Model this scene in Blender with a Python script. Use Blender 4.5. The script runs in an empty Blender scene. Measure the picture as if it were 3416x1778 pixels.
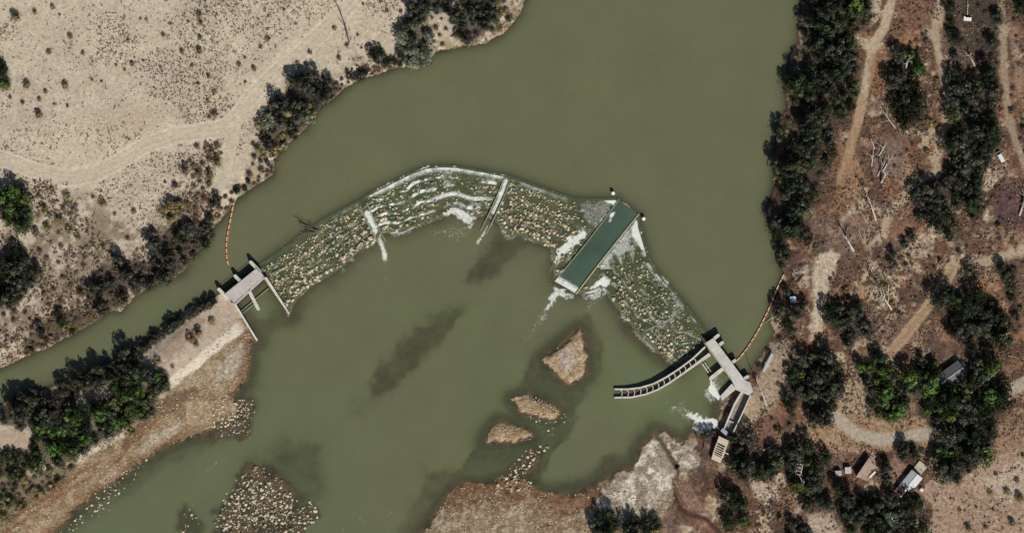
import bpy, bmesh, math, random
import numpy as np
from mathutils import Vector, Matrix

# ------------------------------------------------------------------ camera, sky, sun, exposure
S = 0.15                       # metres per photograph pixel (3416 px across)
SC = bpy.context.scene
cam_d = bpy.data.cameras.new('camera')
cam = bpy.data.objects.new('camera', cam_d)
SC.collection.objects.link(cam)
CAM_H = 2502.0
cam.location = (0, 0, CAM_H)
cam_d.sensor_width = 36
cam_d.lens = 36 * (CAM_H - 2) / (3416 * S)
cam_d.clip_start = 10
cam_d.clip_end = 20000
SC.camera = cam

SUN_EL, SUN_AZ = math.radians(43), math.radians(157)
world = bpy.data.worlds.new('World')
SC.world = world
world.use_nodes = True
wn = world.node_tree.nodes
sky = wn.new('ShaderNodeTexSky')
sky.sky_type = 'NISHITA'
sky.sun_disc = False
sky.sun_elevation = SUN_EL
sky.sun_rotation = SUN_AZ
wn['Background'].inputs['Strength'].default_value = 0.05
world.node_tree.links.new(sky.outputs['Color'], wn['Background'].inputs['Color'])
sun_d = bpy.data.lights.new('sun', 'SUN')
sun_d.energy = 4.7
sun_d.angle = math.radians(0.5)
sun_d.color = (1.0, 0.955, 0.89)
sun = bpy.data.objects.new('sun', sun_d)
SC.collection.objects.link(sun)
sv = Vector((math.sin(SUN_AZ) * math.cos(SUN_EL), math.cos(SUN_AZ) * math.cos(SUN_EL), math.sin(SUN_EL)))
sun.rotation_euler = sv.to_track_quat('Z', 'Y').to_euler()
sun.location = (0, 0, 300)
SC.view_settings.view_transform = 'Standard'
SC.view_settings.look = 'None'
SC.view_settings.exposure = 0.0
SC.view_settings.gamma = 1.0
SC.view_settings.use_curve_mapping = False
SC.render.engine = 'CYCLES'
SC.cycles.max_bounces = 5
SC.cycles.transparent_max_bounces = 8
SC.cycles.filter_width = 1.5

random.seed(7)
RNG = np.random.default_rng(7)
COL = SC.collection

# ------------------------------------------------------------------ helpers
def W(px, py, z=0.0):
    return Vector(((px - 1708) * S, (889 - py) * S, z))

def P2(pts):
    a = np.asarray(pts, float)
    return np.stack([(a[:, 0] - 1708) * S, (889 - a[:, 1]) * S], 1)

def tag(o, label=None, cat=None, group=None, kind=None):
    if label: o['label'] = label
    if cat: o['category'] = cat
    if group: o['group'] = group
    if kind: o['kind'] = kind
    return o

def empty(name, loc=(0, 0, 0), rz=0):
    o = bpy.data.objects.new(name, None)
    o.empty_display_size = 0.5
    o.location = loc
    o.rotation_euler = (0, 0, rz)
    COL.objects.link(o)
    return o

def link(name, me, parent=None, loc=None, rot=None, scale=None):
    o = bpy.data.objects.new(name, me)
    COL.objects.link(o)
    if parent is not None: o.parent = parent
    if loc is not None: o.location = loc
    if rot is not None: o.rotation_euler = rot
    if scale is not None: o.scale = scale
    return o

def np_mesh(name, verts, faces, mat=None, smooth=False, cols=None):
    """verts (n,3), faces (m,k) of one size k; cols (n,3) -> point colour attribute 'tint'"""
    verts = np.ascontiguousarray(verts, np.float32); faces = np.ascontiguousarray(faces, np.int32)
    me = bpy.data.meshes.new(name)
    n, (m, k) = len(verts), faces.shape
    me.vertices.add(n); me.vertices.foreach_set('co', verts.ravel())
    me.loops.add(m * k); me.loops.foreach_set('vertex_index', faces.ravel())
    me.polygons.add(m)
    me.polygons.foreach_set('loop_start', np.arange(0, m * k, k, dtype=np.int32))
    me.polygons.foreach_set('loop_total', np.full(m, k, np.int32))
    if smooth: me.polygons.foreach_set('use_smooth', np.ones(m, bool))
    me.update(calc_edges=True)
    if cols is not None: add_col(me, 'tint', cols)
    if mat: me.materials.append(mat)
    return me

def add_col(me, name, cols):
    at = me.color_attributes.new(name, 'FLOAT_COLOR', 'POINT')
    c = np.ones((len(me.vertices), 4), np.float32); c[:, :3] = cols
    at.data.foreach_set('color', c.ravel())

def add_float(me, name, v):
    at = me.attributes.new(name, 'FLOAT', 'POINT')
    at.data.foreach_set('value', np.ascontiguousarray(v, np.float32))

def bm_mesh(name, bm, mat=None, bevel=0.0):
    if bevel:
        es = [e for e in bm.edges if len(e.link_faces) == 2 and e.calc_face_angle(0) > 0.6]
        bmesh.ops.bevel(bm, geom=es, offset=bevel, segments=1, affect='EDGES', clamp_overlap=True)
    bmesh.ops.recalc_face_normals(bm, faces=bm.faces)
    me = bpy.data.meshes.new(name)
    bm.to_mesh(me); bm.free()
    if mat: me.materials.append(mat)
    return me

def prism(bm, pts, z0, z1):
    """pts: world xy outline; z1 a number or one per point"""
    n = len(pts)
    zs = z1 if isinstance(z1, (list, tuple)) else [z1] * n
    lo = [bm.verts.new((p[0], p[1], z0)) for p in pts]
    hi = [bm.verts.new((p[0], p[1], z)) for p, z in zip(pts, zs)]
    bm.faces.new(lo[::-1]); bm.faces.new(hi)
    for i in range(n):
        j = (i + 1) % n
        bm.faces.new((lo[i], lo[j], hi[j], hi[i]))

def wall(bm, pts, width, z0, z1):
    """a wall along a world xy line; width and z1 may be lists, one per point"""
    n = len(pts)
    ws = width if isinstance(width, (list, tuple)) else [width] * n
    zs = z1 if isinstance(z1, (list, tuple)) else [z1] * n
    P = [Vector((p[0], p[1])) for p in pts]
    rows = []
    for i in range(n):
        d = (P[min(i + 1, n - 1)] - P[max(i - 1, 0)]).normalized()
        nn = Vector((-d.y, d.x)) * ws[i] * 0.5
        a, b = P[i] + nn, P[i] - nn
        rows.append([bm.verts.new((a.x, a.y, z0)), bm.verts.new((b.x, b.y, z0)), bm.verts.new((b.x, b.y, zs[i])), bm.verts.new((a.x, a.y, zs[i]))])
    for r, q in zip(rows, rows[1:]):
        for k in range(4):
            bm.faces.new((r[k], r[(k + 1) % 4], q[(k + 1) % 4], q[k]))
    bm.faces.new(rows[0][::-1]); bm.faces.new(rows[-1])

def box(bm, c, size, rz=0.0, rx=0.0):
    m = Matrix.Translation(c) @ Matrix.Rotation(rz, 4, 'Z') @ Matrix.Rotation(rx, 4, 'X') @ Matrix.Diagonal((size[0], size[1], size[2], 1))
    bmesh.ops.create_cube(bm, size=1, matrix=m)

def tube(bm, pts, rads, sides=6):
    pts = [Vector(p) for p in pts]
    rings = []
    for i, p in enumerate(pts):
        d = (pts[min(i + 1, len(pts) - 1)] - pts[max(i - 1, 0)]).normalized()
        u = d.orthogonal().normalized(); v = d.cross(u)
        rings.append([bm.verts.new(p + (u * math.cos(2 * math.pi * k / sides) + v * math.sin(2 * math.pi * k / sides)) * rads[i]) for k in range(sides)])
    # keep rings aligned
    for a, b in zip(rings, rings[1:]):
        off = min(range(sides), key=lambda s: (a[0].co - b[s].co).length)
        for k in range(sides):
            bm.faces.new((a[k], a[(k + 1) % sides], b[(k + 1 + off) % sides], b[(k + off) % sides]))
    bm.faces.new(rings[0][::-1]); bm.faces.new(rings[-1])

# numpy noise -------------------------------------------------------
def vnoise(x, y, seed=0):
    xi = np.floor(x).astype(np.int64); yi = np.floor(y).astype(np.int64)
    fx = x - xi; fy = y - yi
    fx = fx * fx * (3 - 2 * fx); fy = fy * fy * (3 - 2 * fy)
    def h(a, b):
        n = (a * 374761393 + b * 668265263 + seed * 1442695041) & 0xFFFFFFFF
        n = ((n ^ (n >> 13)) * 1274126177) & 0xFFFFFFFF
        n = (n ^ (n >> 16)) & 0xFFFF
        return n / 65535.0
    a = h(xi, yi) * (1 - fx) + h(xi + 1, yi) * fx
    b = h(xi, yi + 1) * (1 - fx) + h(xi + 1, yi + 1) * fx
    return a * (1 - fy) + b * fy

def fbm(x, y, size, seed=0, octs=4):
    t, amp, tot, f = 0, 1.0, 0, 1.0 / size
    for o in range(octs):
        t = t + amp * vnoise(x * f + 17.3 * o, y * f - 9.1 * o, seed + o * 7)
        tot += amp; amp *= 0.55; f *= 2.03
    return t / tot

def inside(poly, x, y):
    r = np.zeros(x.shape, bool)
    n = len(poly)
    for i in range(n):
        x0, y0 = poly[i]; x1, y1 = poly[(i + 1) % n]
        if y0 == y1: continue
        c = ((y0 > y) != (y1 > y)) & (x < (x1 - x0) * (y - y0) / (y1 - y0) + x0)
        r ^= c
    return r

def seg_dist(line, x, y, closed=False):
    d = np.full(x.shape, 1e9)
    n = len(line)
    for i in range(n if closed else n - 1):
        x0, y0 = line[i]; x1, y1 = line[(i + 1) % n]
        dx, dy = x1 - x0, y1 - y0
        L = dx * dx + dy * dy + 1e-12
        t = np.clip(((x - x0) * dx + (y - y0) * dy) / L, 0, 1)
        d = np.minimum(d, (x - x0 - t * dx) ** 2 + (y - y0 - t * dy) ** 2)
    return np.sqrt(d)

def sstep(a, b, v):
    t = np.clip((v - a) / (b - a), 0, 1)
    return t * t * (3 - 2 * t)

# ------------------------------------------------------------------ outlines (photograph pixels)
WEST_SHORE = [(1800, -2500), (1770, -300), (1753, 0), (1735, 40), (1708, 80), (1672, 116), (1619, 143), (1543, 154), (1453, 177), (1422, 197), (1377, 219),
  (1328, 224), (1274, 244), (1230, 253), (1180, 273), (1149, 298), (1113, 331), (1068, 358), (1042, 389), (1020, 430), (979, 456), (934, 506), (912, 537),
  (908, 585), (837, 630), (787, 670), (738, 733), (707, 768), (671, 831), (635, 867), (613, 912), (537, 938), (447, 988), (403, 1037), (358, 1041),
  (313, 1073), (251, 1112), (179, 1148), (89, 1188), (22, 1219), (-30, 1240), (-300, 1340), (-2500, 2000)]
BERM_N = [(-2500, 2180), (-300, 1470), (-40, 1372), (40, 1335), (110, 1305), (230, 1276), (330, 1228), (410, 1185), (475, 1150), (537, 1098), (600, 1054), (649, 1022), (716, 992), (740, 978)]
CREST_L = [(862, 886), (934, 840), (988, 800), (1051, 753), (1091, 728), (1140, 701), (1203, 668), (1225, 652), (1292, 617), (1373, 577), (1422, 560),
  (1471, 555), (1525, 557), (1605, 571), (1672, 584), (1704, 590), (1789, 622), (1872, 650), (1915, 664), (1986, 666), (2051, 664), (2065, 668)]
CREST_R = [(2129, 716), (2133, 760), (2154, 829), (2165, 872), (2201, 919), (2248, 972), (2290, 1022), (2334, 1081), (2352, 1112)]
EAST_SHORE = [(2482, 1264), (2502, 1245), (2530, 1200), (2566, 1152), (2586, 1110), (2572, 1060), (2578, 1010), (2600, 960), (2613, 916), (2606, 880), (2595, 867), (2605, 822),
  (2590, 795), (2566, 750), (2560, 701), (2581, 621), (2583, 560), (2588, 501), (2592, 447), (2603, 394), (2626, 362), (2621, 313), (2624, 255), (2637, 179),
  (2664, 143), (2668, 90), (2677, 0), (2690, -300), (2720, -2500)]
UP = WEST_SHORE + BERM_N + [(783, 948), (835, 905)] + CREST_L + CREST_R + [(2379, 1130), (2440, 1214)] + EAST_SHORE
TOE_L = [(966, 1046), (966, 1032), (992, 988), (1050, 947), (1131, 898), (1194, 840), (1247, 809), (1274, 773), (1332, 775), (1382, 755), (1471, 728), (1480, 722),
  (1516, 702), (1552, 719), (1579, 724), (1628, 715), (1668, 746), (1695, 786), (1735, 786), (1793, 806), (1840, 827), (1852, 850), (1846, 900), (1850, 937)]
TOE_R = [(1922, 979), (1950, 976), (2004, 962), (2022, 972), (2044, 1008), (2080, 1050), (2122, 1100), (2175, 1154), (2241, 1205)]
DAM_L = CREST_L + TOE_L[::-1] + [(884, 930)]
DAM_R = CREST_R + [(2349, 1157), (2308, 1194), (2265, 1225)] + TOE_R[::-1]
CHUTE = [(2065, 668), (2129, 716), (1922, 979), (1850, 937)]
RIGHT_BANK = [(2349, 1157), (2360, 1140), (2440, 1246), (2448, 1290), (2405, 1330), (2408, 1366), (2401, 1402), (2380, 1440), (2340, 1452), (2311, 1452), (2297, 1470), (2265, 1474), (2215, 1452), (2183, 1444), (2179, 1467), (2154, 1477),
  (2140, 1502), (2129, 1533), (2117, 1565), (2063, 1576), (2016, 1603), (1962, 1634), (1919, 1650), (1849, 1652), (1787, 1642), (1748, 1598), (1667, 1600),
  (1605, 1619), (1543, 1615), (1508, 1638), (1496, 1657), (1452, 1719), (1411, 1778), (1360, 1850), (1200, 2300), (900, 4000)]
LEFT_BANK = [(-2500, 4000), (-300, 2150), (60, 1850), (169, 1778), (213, 1746), (244, 1707), (291, 1667), (335, 1628), (413, 1589), (445, 1550), (492, 1519), (537, 1492),
  (595, 1465), (649, 1452), (707, 1430), (756, 1400), (790, 1360), (775, 1313), (819, 1264), (828, 1201), (832, 1130), (855, 1137), (783, 1012), (800, 990), (884, 928)]
DOWN = [(1850, 937), (1922, 979)] + TOE_R[1:] + [(2265, 1225), (2308, 1194)] + RIGHT_BANK + LEFT_BANK + TOE_L
ISLAND_A = [(1934, 1092), (1947, 1134), (1954, 1246), (1930, 1264), (1903, 1277), (1860, 1248), (1822, 1219), (1818, 1197), (1849, 1166), (1894, 1134)]
ISLAND_B = [(1715, 1335), (1768, 1318), (1822, 1340), (1867, 1376), (1849, 1398), (1791, 1385), (1742, 1371)]
ISLAND_C = [(1666, 1412), (1700, 1418), (1746, 1430), (1777, 1465), (1701, 1474), (1621, 1470), (1643, 1434)]
ISLANDS = [ISLAND_A, ISLAND_B, ISLAND_C]

SHALLOW = [  # outline, bed depth at the middle (m), edge softness (px)
  ([(1934, 1075), (1992, 1120), (2005, 1250), (1960, 1330), (1920, 1400), (1900, 1470), (1850, 1540), (1780, 1620), (1600, 1640), (1500, 1640), (1500, 1590), (1545, 1555), (1607, 1470), (1648, 1400), (1715, 1308), (1786, 1192), (1850, 1145)], 0.42, 14),
  ([(1205, 1260), (1280, 1170), (1380, 1065), (1470, 1015), (1575, 1005), (1520, 1110), (1420, 1190), (1345, 1260), (1275, 1335), (1195, 1325)], 0.38, 36),
  ([(1515, 925), (1560, 870), (1640, 800), (1700, 775), (1775, 785), (1750, 845), (1670, 905), (1555, 960)], 0.38, 28),
  ([(1050, 925), (1110, 935), (1100, 975), (1050, 960)], 0.8, 25),
  ([(880, 1480), (960, 1440), (1080, 1470), (1090, 1600), (1060, 1778), (700, 1800), (690, 1700), (770, 1590), (850, 1520)], 0.55, 55),
  ([(840, 1060), (960, 1045), (930, 1120), (860, 1150)], 0.45, 24),
  ([(1170, 1300), (1260, 1330), (1200, 1400), (1150, 1390)], 0.9, 40),
  ([(1400, 1570), (1500, 1560), (1500, 1660), (1400, 1778), (1330, 1790), (1370, 1680)], 0.6, 36),
  ([(590, 1778), (620, 1690), (680, 1680), (690, 1790)], 0.62, 30),
  ([(330, 1640), (460, 1560), (600, 1480), (760, 1420), (830, 1300), (880, 1340), (830, 1440), (700, 1490), (560, 1540), (430, 1640), (300, 1740), (210, 1790)], 0.7, 40),
  ([(2060, 1500), (2140, 1450), (2180, 1440), (2130, 1560), (2000, 1640), (1850, 1660), (1800, 1640), (1950, 1580)], 0.40, 28),
  ([(855, 1545), (905, 1575), (960, 1610), (1000, 1680), (1060, 1670), (1064, 1740), (1040, 1800), (700, 1800), (715, 1700), (780, 1600)], 0.07, 12),
  ([(738, 1313), (800, 1325), (850, 1340), (850, 1400), (800, 1460), (700, 1470), (660, 1440)], 0.12, 14),
  ([(1690, 1560), (1750, 1500), (1800, 1480), (1830, 1490), (1790, 1540), (1790, 1650), (1640, 1640), (1670, 1580)], 0.08, 14),
  ([(600, 1790), (610, 1700), (650, 1680), (680, 1740), (670, 1790)], 0.25, 16),
]

# ------------------------------------------------------------------ groves and thickets (outline, spacing px, crown radius m, kinds, place, seed)
BELTS = []
def belt_def(poly, spacing, rr, kinds, where, seed, edge_kinds=None):
    BELTS.append((poly, spacing, rr, kinds, where, seed, edge_kinds))
def cut(poly, y0, y1):
    out = []
    n = len(poly)
    def clip(poly, f):
        o = []
        for i in range(len(poly)):
            a, b = poly[i], poly[(i + 1) % len(poly)]; fa, fb = f(a), f(b)
            if fa >= 0: o.append(a)
            if fa * fb < 0: t = fa / (fa - fb); o.append((a[0] + (b[0] - a[0]) * t, a[1] + (b[1] - a[1]) * t))
        return o
    return clip(clip(poly, lambda p: p[1] - y0), lambda p: y1 - p[1])
EB = [(2672, -20), (2890, -20), (2900, 80), (2850, 110), (2850, 150), (2845, 240), (2850, 330), (2800, 420), (2780, 520), (2745, 600), (2720, 660), (2680, 720), (2660, 790), (2600, 800), (2568, 740), (2570, 690), (2594, 610), (2600, 500), (2608, 410), (2644, 360), (2634, 260), (2678, 140)]
EBK = {'dark': 6, 'deep': 3, 'mid': 1.2, 'sage': .5}
for y0, y1, wh, sd in ((-25, 170, 'at the top of the east bank belt', 101), (170, 360, 'in the upper east bank belt beside the straight sand track', 102), (360, 560, 'in the middle of the east bank belt', 103), (560, 800, 'at the tapering lower end of the east bank belt', 104)):
    belt_def(cut(EB, y0, y1), 34, (2.7, 4.3), EBK, wh, sd, ('mid', 'brush'))
belt_def([(2965, 190), (3020, 170), (3060, 150), (3075, 240), (3060, 330), (3070, 390), (3020, 430), (2985, 350), (2960, 270)], 34, (2.4, 3.8), {'dark': 2, 'deep': 3, 'green': 1, 'purple': 1}, 'in the isolated grove right of the straight sand track', 110)
belt_def([(3165, 300), (3230, 280), (3310, 240), (3320, 380), (3335, 460), (3290, 560), (3260, 620), (3200, 620), (3150, 600), (3165, 480), (3170, 380)], 34, (2.7, 4.2), {'dark': 5, 'deep': 3, 'mid': 1, 'sage': .4}, 'in the dark grove left of the white van', 111)
belt_def([(3160, 20), (3185, 20), (3200, 260), (3190, 300), (3165, 300)], 32, (2.2, 3.4), {'dark': 2, 'deep': 2}, 'in the narrow row at the top right', 112)
belt_def([(3195, -20), (3330, -20), (3325, 230), (3250, 240), (3210, 140)], 30, (1.8, 2.8), {'purple': 5, 'brush': 2, 'dark': 1}, 'in the dark brush patch at the top right', 113)
belt_def([(3375, -20), (3440, -20), (3440, 50), (3380, 50)], 34, (3, 4), {'deep': 2, 'dark': 1}, 'in the top right corner', 114)
belt_def([(3050, 650), (3120, 600), (3200, 630), (3190, 720), (3200, 770), (3170, 800), (3110, 750), (3045, 730)], 34, (2.6, 4.0), {'dark': 4, 'deep': 2, 'mid': 2}, 'in the grove in the middle of the east scrub', 115)
belt_def([(3200, 610), (3250, 610), (3275, 700), (3255, 745), (3215, 700)], 30, (2.2, 3.2), {'dark': 3, 'deep': 1}, 'in the narrow clump below the forked fallen tree', 116)
belt_def([(3030, 770), (3050, 780), (2985, 890), (2960, 900), (2965, 860)], 24, (1.6, 2.4), {'dark': 3, 'purple': 2}, 'along the dark ditch line in the east scrub', 117)
belt_def([(3130, 975), (3180, 965), (3230, 1000), (3270, 985), (3340, 1030), (3365, 1100), (3300, 1175), (3240, 1165), (3160, 1110), (3125, 1040)], 36, (3.0, 4.6), {'dark': 4, 'deep': 4, 'green': .6}, 'in the dense grove above the grey roofed house', 118)
belt_def([(3190, 815), (3240, 820), (3255, 930), (3220, 965), (3190, 940)], 30, (2.2, 3.2), {'grey': 2, 'brush': 2, 'mid': 1}, 'left of the short pale side track', 119)
belt_def([(3335, 890), (3380, 900), (3400, 1000), (3390, 1080), (3345, 960)], 32, (2.0, 3.0), {'dark': 2, 'mid': 2, 'brush': 1}, 'below the side track at the right edge', 120)
belt_def([(2755, 1010), (2800, 1000), (2830, 1040), (2860, 1010), (2880, 1080), (2900, 1110), (2830, 1150), (2770, 1100)], 32, (2.4, 3.6), {'dark': 4, 'deep': 1, 'mid': 1}, 'in the clump right of the pale sandy patch', 121)
belt_def([(2665, 1200), (2705, 1180), (2785, 1190), (2810, 1280), (2780, 1350), (2745, 1420), (2705, 1410), (2665, 1300)], 35, (2.8, 4.2), {'dark': 4, 'deep': 3, 'mid': 1, 'green': .4}, 'in the grove between headworks and clearing', 122)
belt_def([(2870, 1220), (2930, 1190), (2985, 1230), (3020, 1290), (3025, 1350), (3000, 1395), (2930, 1395), (2895, 1330)], 35, (2.6, 4.0), {'green': 4, 'mid': 2, 'dark': 1.5, 'deep': 1}, 'in the grove right of the tan clearing', 123)
belt_def([(3020, 1240), (3090, 1190), (3130, 1240), (3110, 1300), (3180, 1310), (3240, 1270), (3255, 1215), (3300, 1190), (3345, 1260), (3350, 1340), (3325, 1450), (3295, 1520), (3240, 1555), (3200, 1605), (3140, 1590), (3130, 1500), (3095, 1425), (3060, 1370)], 37, (3.0, 4.8), {'dark': 3.5, 'deep': 4, 'green': 2, 'mid': 1}, 'in the large grove around the grey roofed house', 124)
belt_def([(2430, 1450), (2500, 1425), (2540, 1480), (2610, 1490), (2595, 1560), (2555, 1595), (2450, 1585), (2420, 1540)], 35, (2.6, 4.0), {'dark': 5, 'deep': 2, 'mid': 1, 'brush': .6}, 'in the grove beside the outlet box', 125)
belt_def([(2620, 1455), (2680, 1475), (2720, 1500), (2765, 1515), (2785, 1560), (2730, 1620), (2690, 1645), (2620, 1600)], 34, (2.6, 3.8), {'dark': 3, 'deep': 3, 'mid': 1.5, 'green': .6}, 'in the grove around the white trailer frame', 126)
belt_def([(2660, 1630), (2740, 1640), (2765, 1690), (2690, 1690)], 32, (2.2, 3.2), {'dark': 2, 'grey': 2, 'mid': 1}, 'below the white trailer frame', 127)
belt_def([(2790, 1625), (2850, 1645), (2960, 1655), (3045, 1665), (3105, 1700), (3090, 1790), (2840, 1790), (2800, 1700)], 36, (2.8, 4.4), {'dark': 5, 'deep': 3, 'mid': 1, 'sage': .3}, 'in the dark grove below the sheds', 128)
belt_def([(2415, 1640), (2440, 1640), (2485, 1690), (2490, 1740), (2430, 1750)], 32, (2.2, 3.4), {'deep': 3, 'green': 1, 'dark': 1}, 'standing alone on the brown ground at the lower edge', 129)
belt_def([(2590, 1765), (2640, 1740), (2700, 1765), (2700, 1800), (2590, 1800)], 34, (2.6, 3.6), {'dark': 1}, 'at the bottom edge below the clearing', 130)
belt_def([(2945, 1545), (2955, 1540), (2972, 1590), (2960, 1620), (2945, 1590)], 28, (2.0, 2.8), {'dark': 2, 'deep': 1}, 'between the barn and the mobile home', 134)
belt_def([(3000, 1490), (3045, 1480), (3075, 1500), (3060, 1540), (3010, 1540)], 30, (2.2, 3.0), {'purple': 2, 'dark': 2, 'grey': 1}, 'beside the gravel road above the mobile home', 131)
belt_def([(1985, 1715), (2040, 1700), (2065, 1730), (2040, 1790), (1990, 1790)], 30, (2.0, 3.0), {'dark': 2, 'deep': 1}, 'on the white gravel at the bottom edge', 132)
belt_def([(2085, 1735), (2140, 1715), (2190, 1740), (2210, 1790), (2080, 1790)], 32, (2.4, 3.4), {'dark': 2, 'deep': 1, 'olive': .5}, 'in the dark clump at the bottom edge of the bar', 133)
belt_def([(2640, 1200), (2655, 1190), (2655, 1400), (2630, 1420), (2625, 1330)], 30, (1.8, 2.6), {'deep': 2, 'purple': 1}, 'in the thin row right of the headworks bank', 135)
belt_def([(1340, 95), (1380, 90), (1425, 20), (1430, 140), (1425, 205), (1370, 215), (1330, 200)], 30, (2.2, 3.4), {'sage': 4, 'dark': 2}, 'in the sage grove on the upper west bank', 201)
belt_def([(1365, 10), (1425, -10), (1425, 40), (1375, 90), (1345, 90)], 30, (2.4, 3.4), {'dark': 4, 'deep': 1}, 'in the black-shadowed clump above the sage grove', 202)
belt_def([(1440, -15), (1500, -15), (1490, 40), (1450, 40)], 30, (2.0, 3.0), {'dark': 2, 'olive': 1}, 'at the top edge beside the reddish brush', 203)
belt_def([(1525, -15), (1640, -15), (1650, 50), (1625, 110), (1580, 145), (1530, 130), (1520, 60)], 31, (2.4, 3.8), {'dark': 6, 'purple': 1, 'deep': 1}, 'in the dark riverside grove on the upper west bank', 204)
belt_def([(1440, 50), (1510, 50), (1520, 140), (1460, 165), (1440, 130)], 28, (1.6, 2.4), {'red': 3, 'brush': 2}, 'in the reddish brush between the two west bank groves', 205)
belt_def([(1655, 20), (1690, -15), (1740, -10), (1715, 50), (1665, 100), (1640, 115)], 22, (1.5, 2.3), {'yellow': 4, 'olive': 2, 'mid': 1}, 'in the yellow-green fringe at the upper river edge', 206)
belt_def([(1228, 175), (1255, 175), (1275, 162), (1285, 185), (1260, 205), (1232, 198)], 22, (1.5, 2.3), {'deep': 2, 'olive': 1, 'dark': 1}, 'in the small dark clump on the bank edge', 207)
belt_def([(1145, 215), (1190, 190), (1225, 205), (1290, 205), (1290, 225), (1200, 240), (1160, 265)], 20, (1.2, 2.0), {'red': 3, 'purple': 2, 'yellow': 1}, 'in the low reddish row on the bank edge', 208)
WB4 = [(990, 262), (1035, 240), (1095, 265), (1145, 285), (1110, 330), (1065, 360), (1035, 410), (1010, 440), (975, 455), (935, 505), (905, 515), (880, 480), (862, 420), (885, 370), (935, 320), (960, 285)]
belt_def(cut(WB4, 200, 360), 29, (2.2, 3.4), {'dark': 5, 'purple': 3, 'sage': .6}, 'in the upper part of the dark west bank belt', 209, ('brush', 'red'))
belt_def(cut(WB4, 360, 520), 30, (2.4, 3.6), {'dark': 6, 'deep': 1, 'sage': .5}, 'in the lower part of the dark west bank belt', 210, ('brush', 'olive'))
belt_def([(835, 460), (870, 410), (860, 490), (885, 520), (840, 520)], 24, (1.5, 2.2), {'brush': 3, 'olive': 2}, 'in the brown fringe beside the fork of the dirt road', 211)
belt_def([(835, 530), (880, 505), (905, 540), (905, 585), (850, 615), (825, 600)], 26, (1.8, 2.8), {'purple': 3, 'brush': 2, 'red': 1}, 'in the dark brown thicket at the bend of the bank', 212)
belt_def([(635, 500), (660, 485), (670, 560), (695, 490), (740, 480), (745, 530), (720, 580), (700, 600), (660, 590), (625, 600), (615, 570)], 24, (1.7, 2.5), {'olive': 4, 'brush': 3}, 'in the olive thicket below the dirt road', 213)
belt_def([(615, 610), (680, 600), (720, 610), (700, 660), (640, 660)], 24, (1.5, 2.3), {'olive': 2, 'brush': 2, 'purple': 1}, 'in the thicket above the left boom', 214)
belt_def([(625, 670), (690, 660), (690, 700), (650, 725), (625, 710)], 24, (1.6, 2.4), {'red': 4, 'brush': 1}, 'in the reddish patch on the bank above the sluice', 215)
belt_def([(700, 665), (765, 650), (785, 670), (740, 725), (700, 720)], 24, (1.6, 2.4), {'purple': 2, 'brush': 2, 'olive': 1}, 'at the shore end of the left boom', 216)
belt_def([(560, 770), (620, 740), (700, 750), (715, 770), (680, 830), (640, 860), (615, 905), (545, 935), (540, 860), (510, 850), (510, 800)], 28, (2.2, 3.3), {'dark': 4, 'purple': 3, 'brush': 2, 'deep': 1}, 'in the dark thicket on the canal bank opposite the sluice', 217)
belt_def([(340, 885), (400, 870), (470, 865), (540, 870), (535, 930), (450, 985), (430, 960), (400, 1030), (350, 1040), (300, 1000), (310, 930)], 29, (2.2, 3.4), {'dark': 4, 'purple': 3, 'brush': 2, 'deep': .8}, 'in the dark thicket on the canal bank left of the sluice', 218)
belt_def([(200, 1040), (300, 1020), (330, 1060), (250, 1110), (150, 1150), (90, 1185), (85, 1140), (130, 1090)], 26, (1.6, 2.5), {'brush': 3, 'olive': 3, 'deep': 1}, 'along the canal edge at the far left', 219)
belt_def([(0, 640), (60, 620), (95, 680), (105, 750), (85, 780), (60, 750), (0, 720)], 31, (2.8, 4.2), {'green': 5, 'deep': 1}, 'in the bright green clump at the left edge', 220)
belt_def([(-10, 870), (40, 855), (100, 870), (140, 900), (130, 930), (95, 960), (60, 1020), (10, 1010), (-10, 960)], 32, (2.8, 4.0), {'dark': 4, 'deep': 3}, 'in the dark round grove at the left edge', 221)
belt_def([(-10, 175), (10, 200), (35, 260), (30, 300), (-10, 290)], 30, (2.6, 3.6), {'green': 2, 'deep': 2}, 'cut by the left edge beside the desert scrub', 222)
belt_def([(0, 1010), (60, 1030), (120, 1060), (110, 1100), (60, 1080), (0, 1060)], 26, (1.8, 2.6), {'brush': 2, 'purple': 1, 'red': 1}, 'below the dark round grove at the left edge', 223)
belt_def([(110, 640), (220, 630), (260, 690), (300, 790), (290, 860), (190, 880), (130, 860), (110, 780), (170, 740)], 34, (1.4, 2.4), {'brush': 4, 'grey': 4, 'olive': 3}, 'in the sparse grey scrub on the left slope', 224)
belt_def([(170, 890), (290, 880), (300, 960), (260, 1020), (170, 1050), (140, 1000)], 34, (1.4, 2.3), {'brush': 4, 'red': 2, 'olive': 2, 'grey': 1}, 'in the sparse brown scrub above the canal', 225)
BM1 = [(10, 1352), (60, 1318), (110, 1312), (230, 1285), (270, 1320), (200, 1400), (100, 1420), (60, 1425), (10, 1410)]
belt_def(BM1, 30, (2.6, 4.0), {'dark': 6, 'purple': 2}, 'on the shaded canal side of the berm grove', 230)  # dark leaf colours stand in for shade on the canal half
belt_def([(240, 1282), (330, 1236), (380, 1212), (450, 1160), (470, 1200), (460, 1260), (395, 1265), (290, 1300)], 29, (2.4, 3.8), {'dark': 5, 'deep': 1}, 'in the dark row along the canal side of the berm', 231)
belt_def([(395, 1270), (470, 1215), (500, 1240), (560, 1260), (565, 1300), (500, 1330), (470, 1385), (440, 1410), (395, 1400), (385, 1330)], 31, (2.4, 3.8), {'green': 5, 'mid': 2, 'dark': 2}, 'in the sunlit green grove at the wide end of the berm', 232)  # brighter leaf colours stand in for sun on the south half
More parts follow.
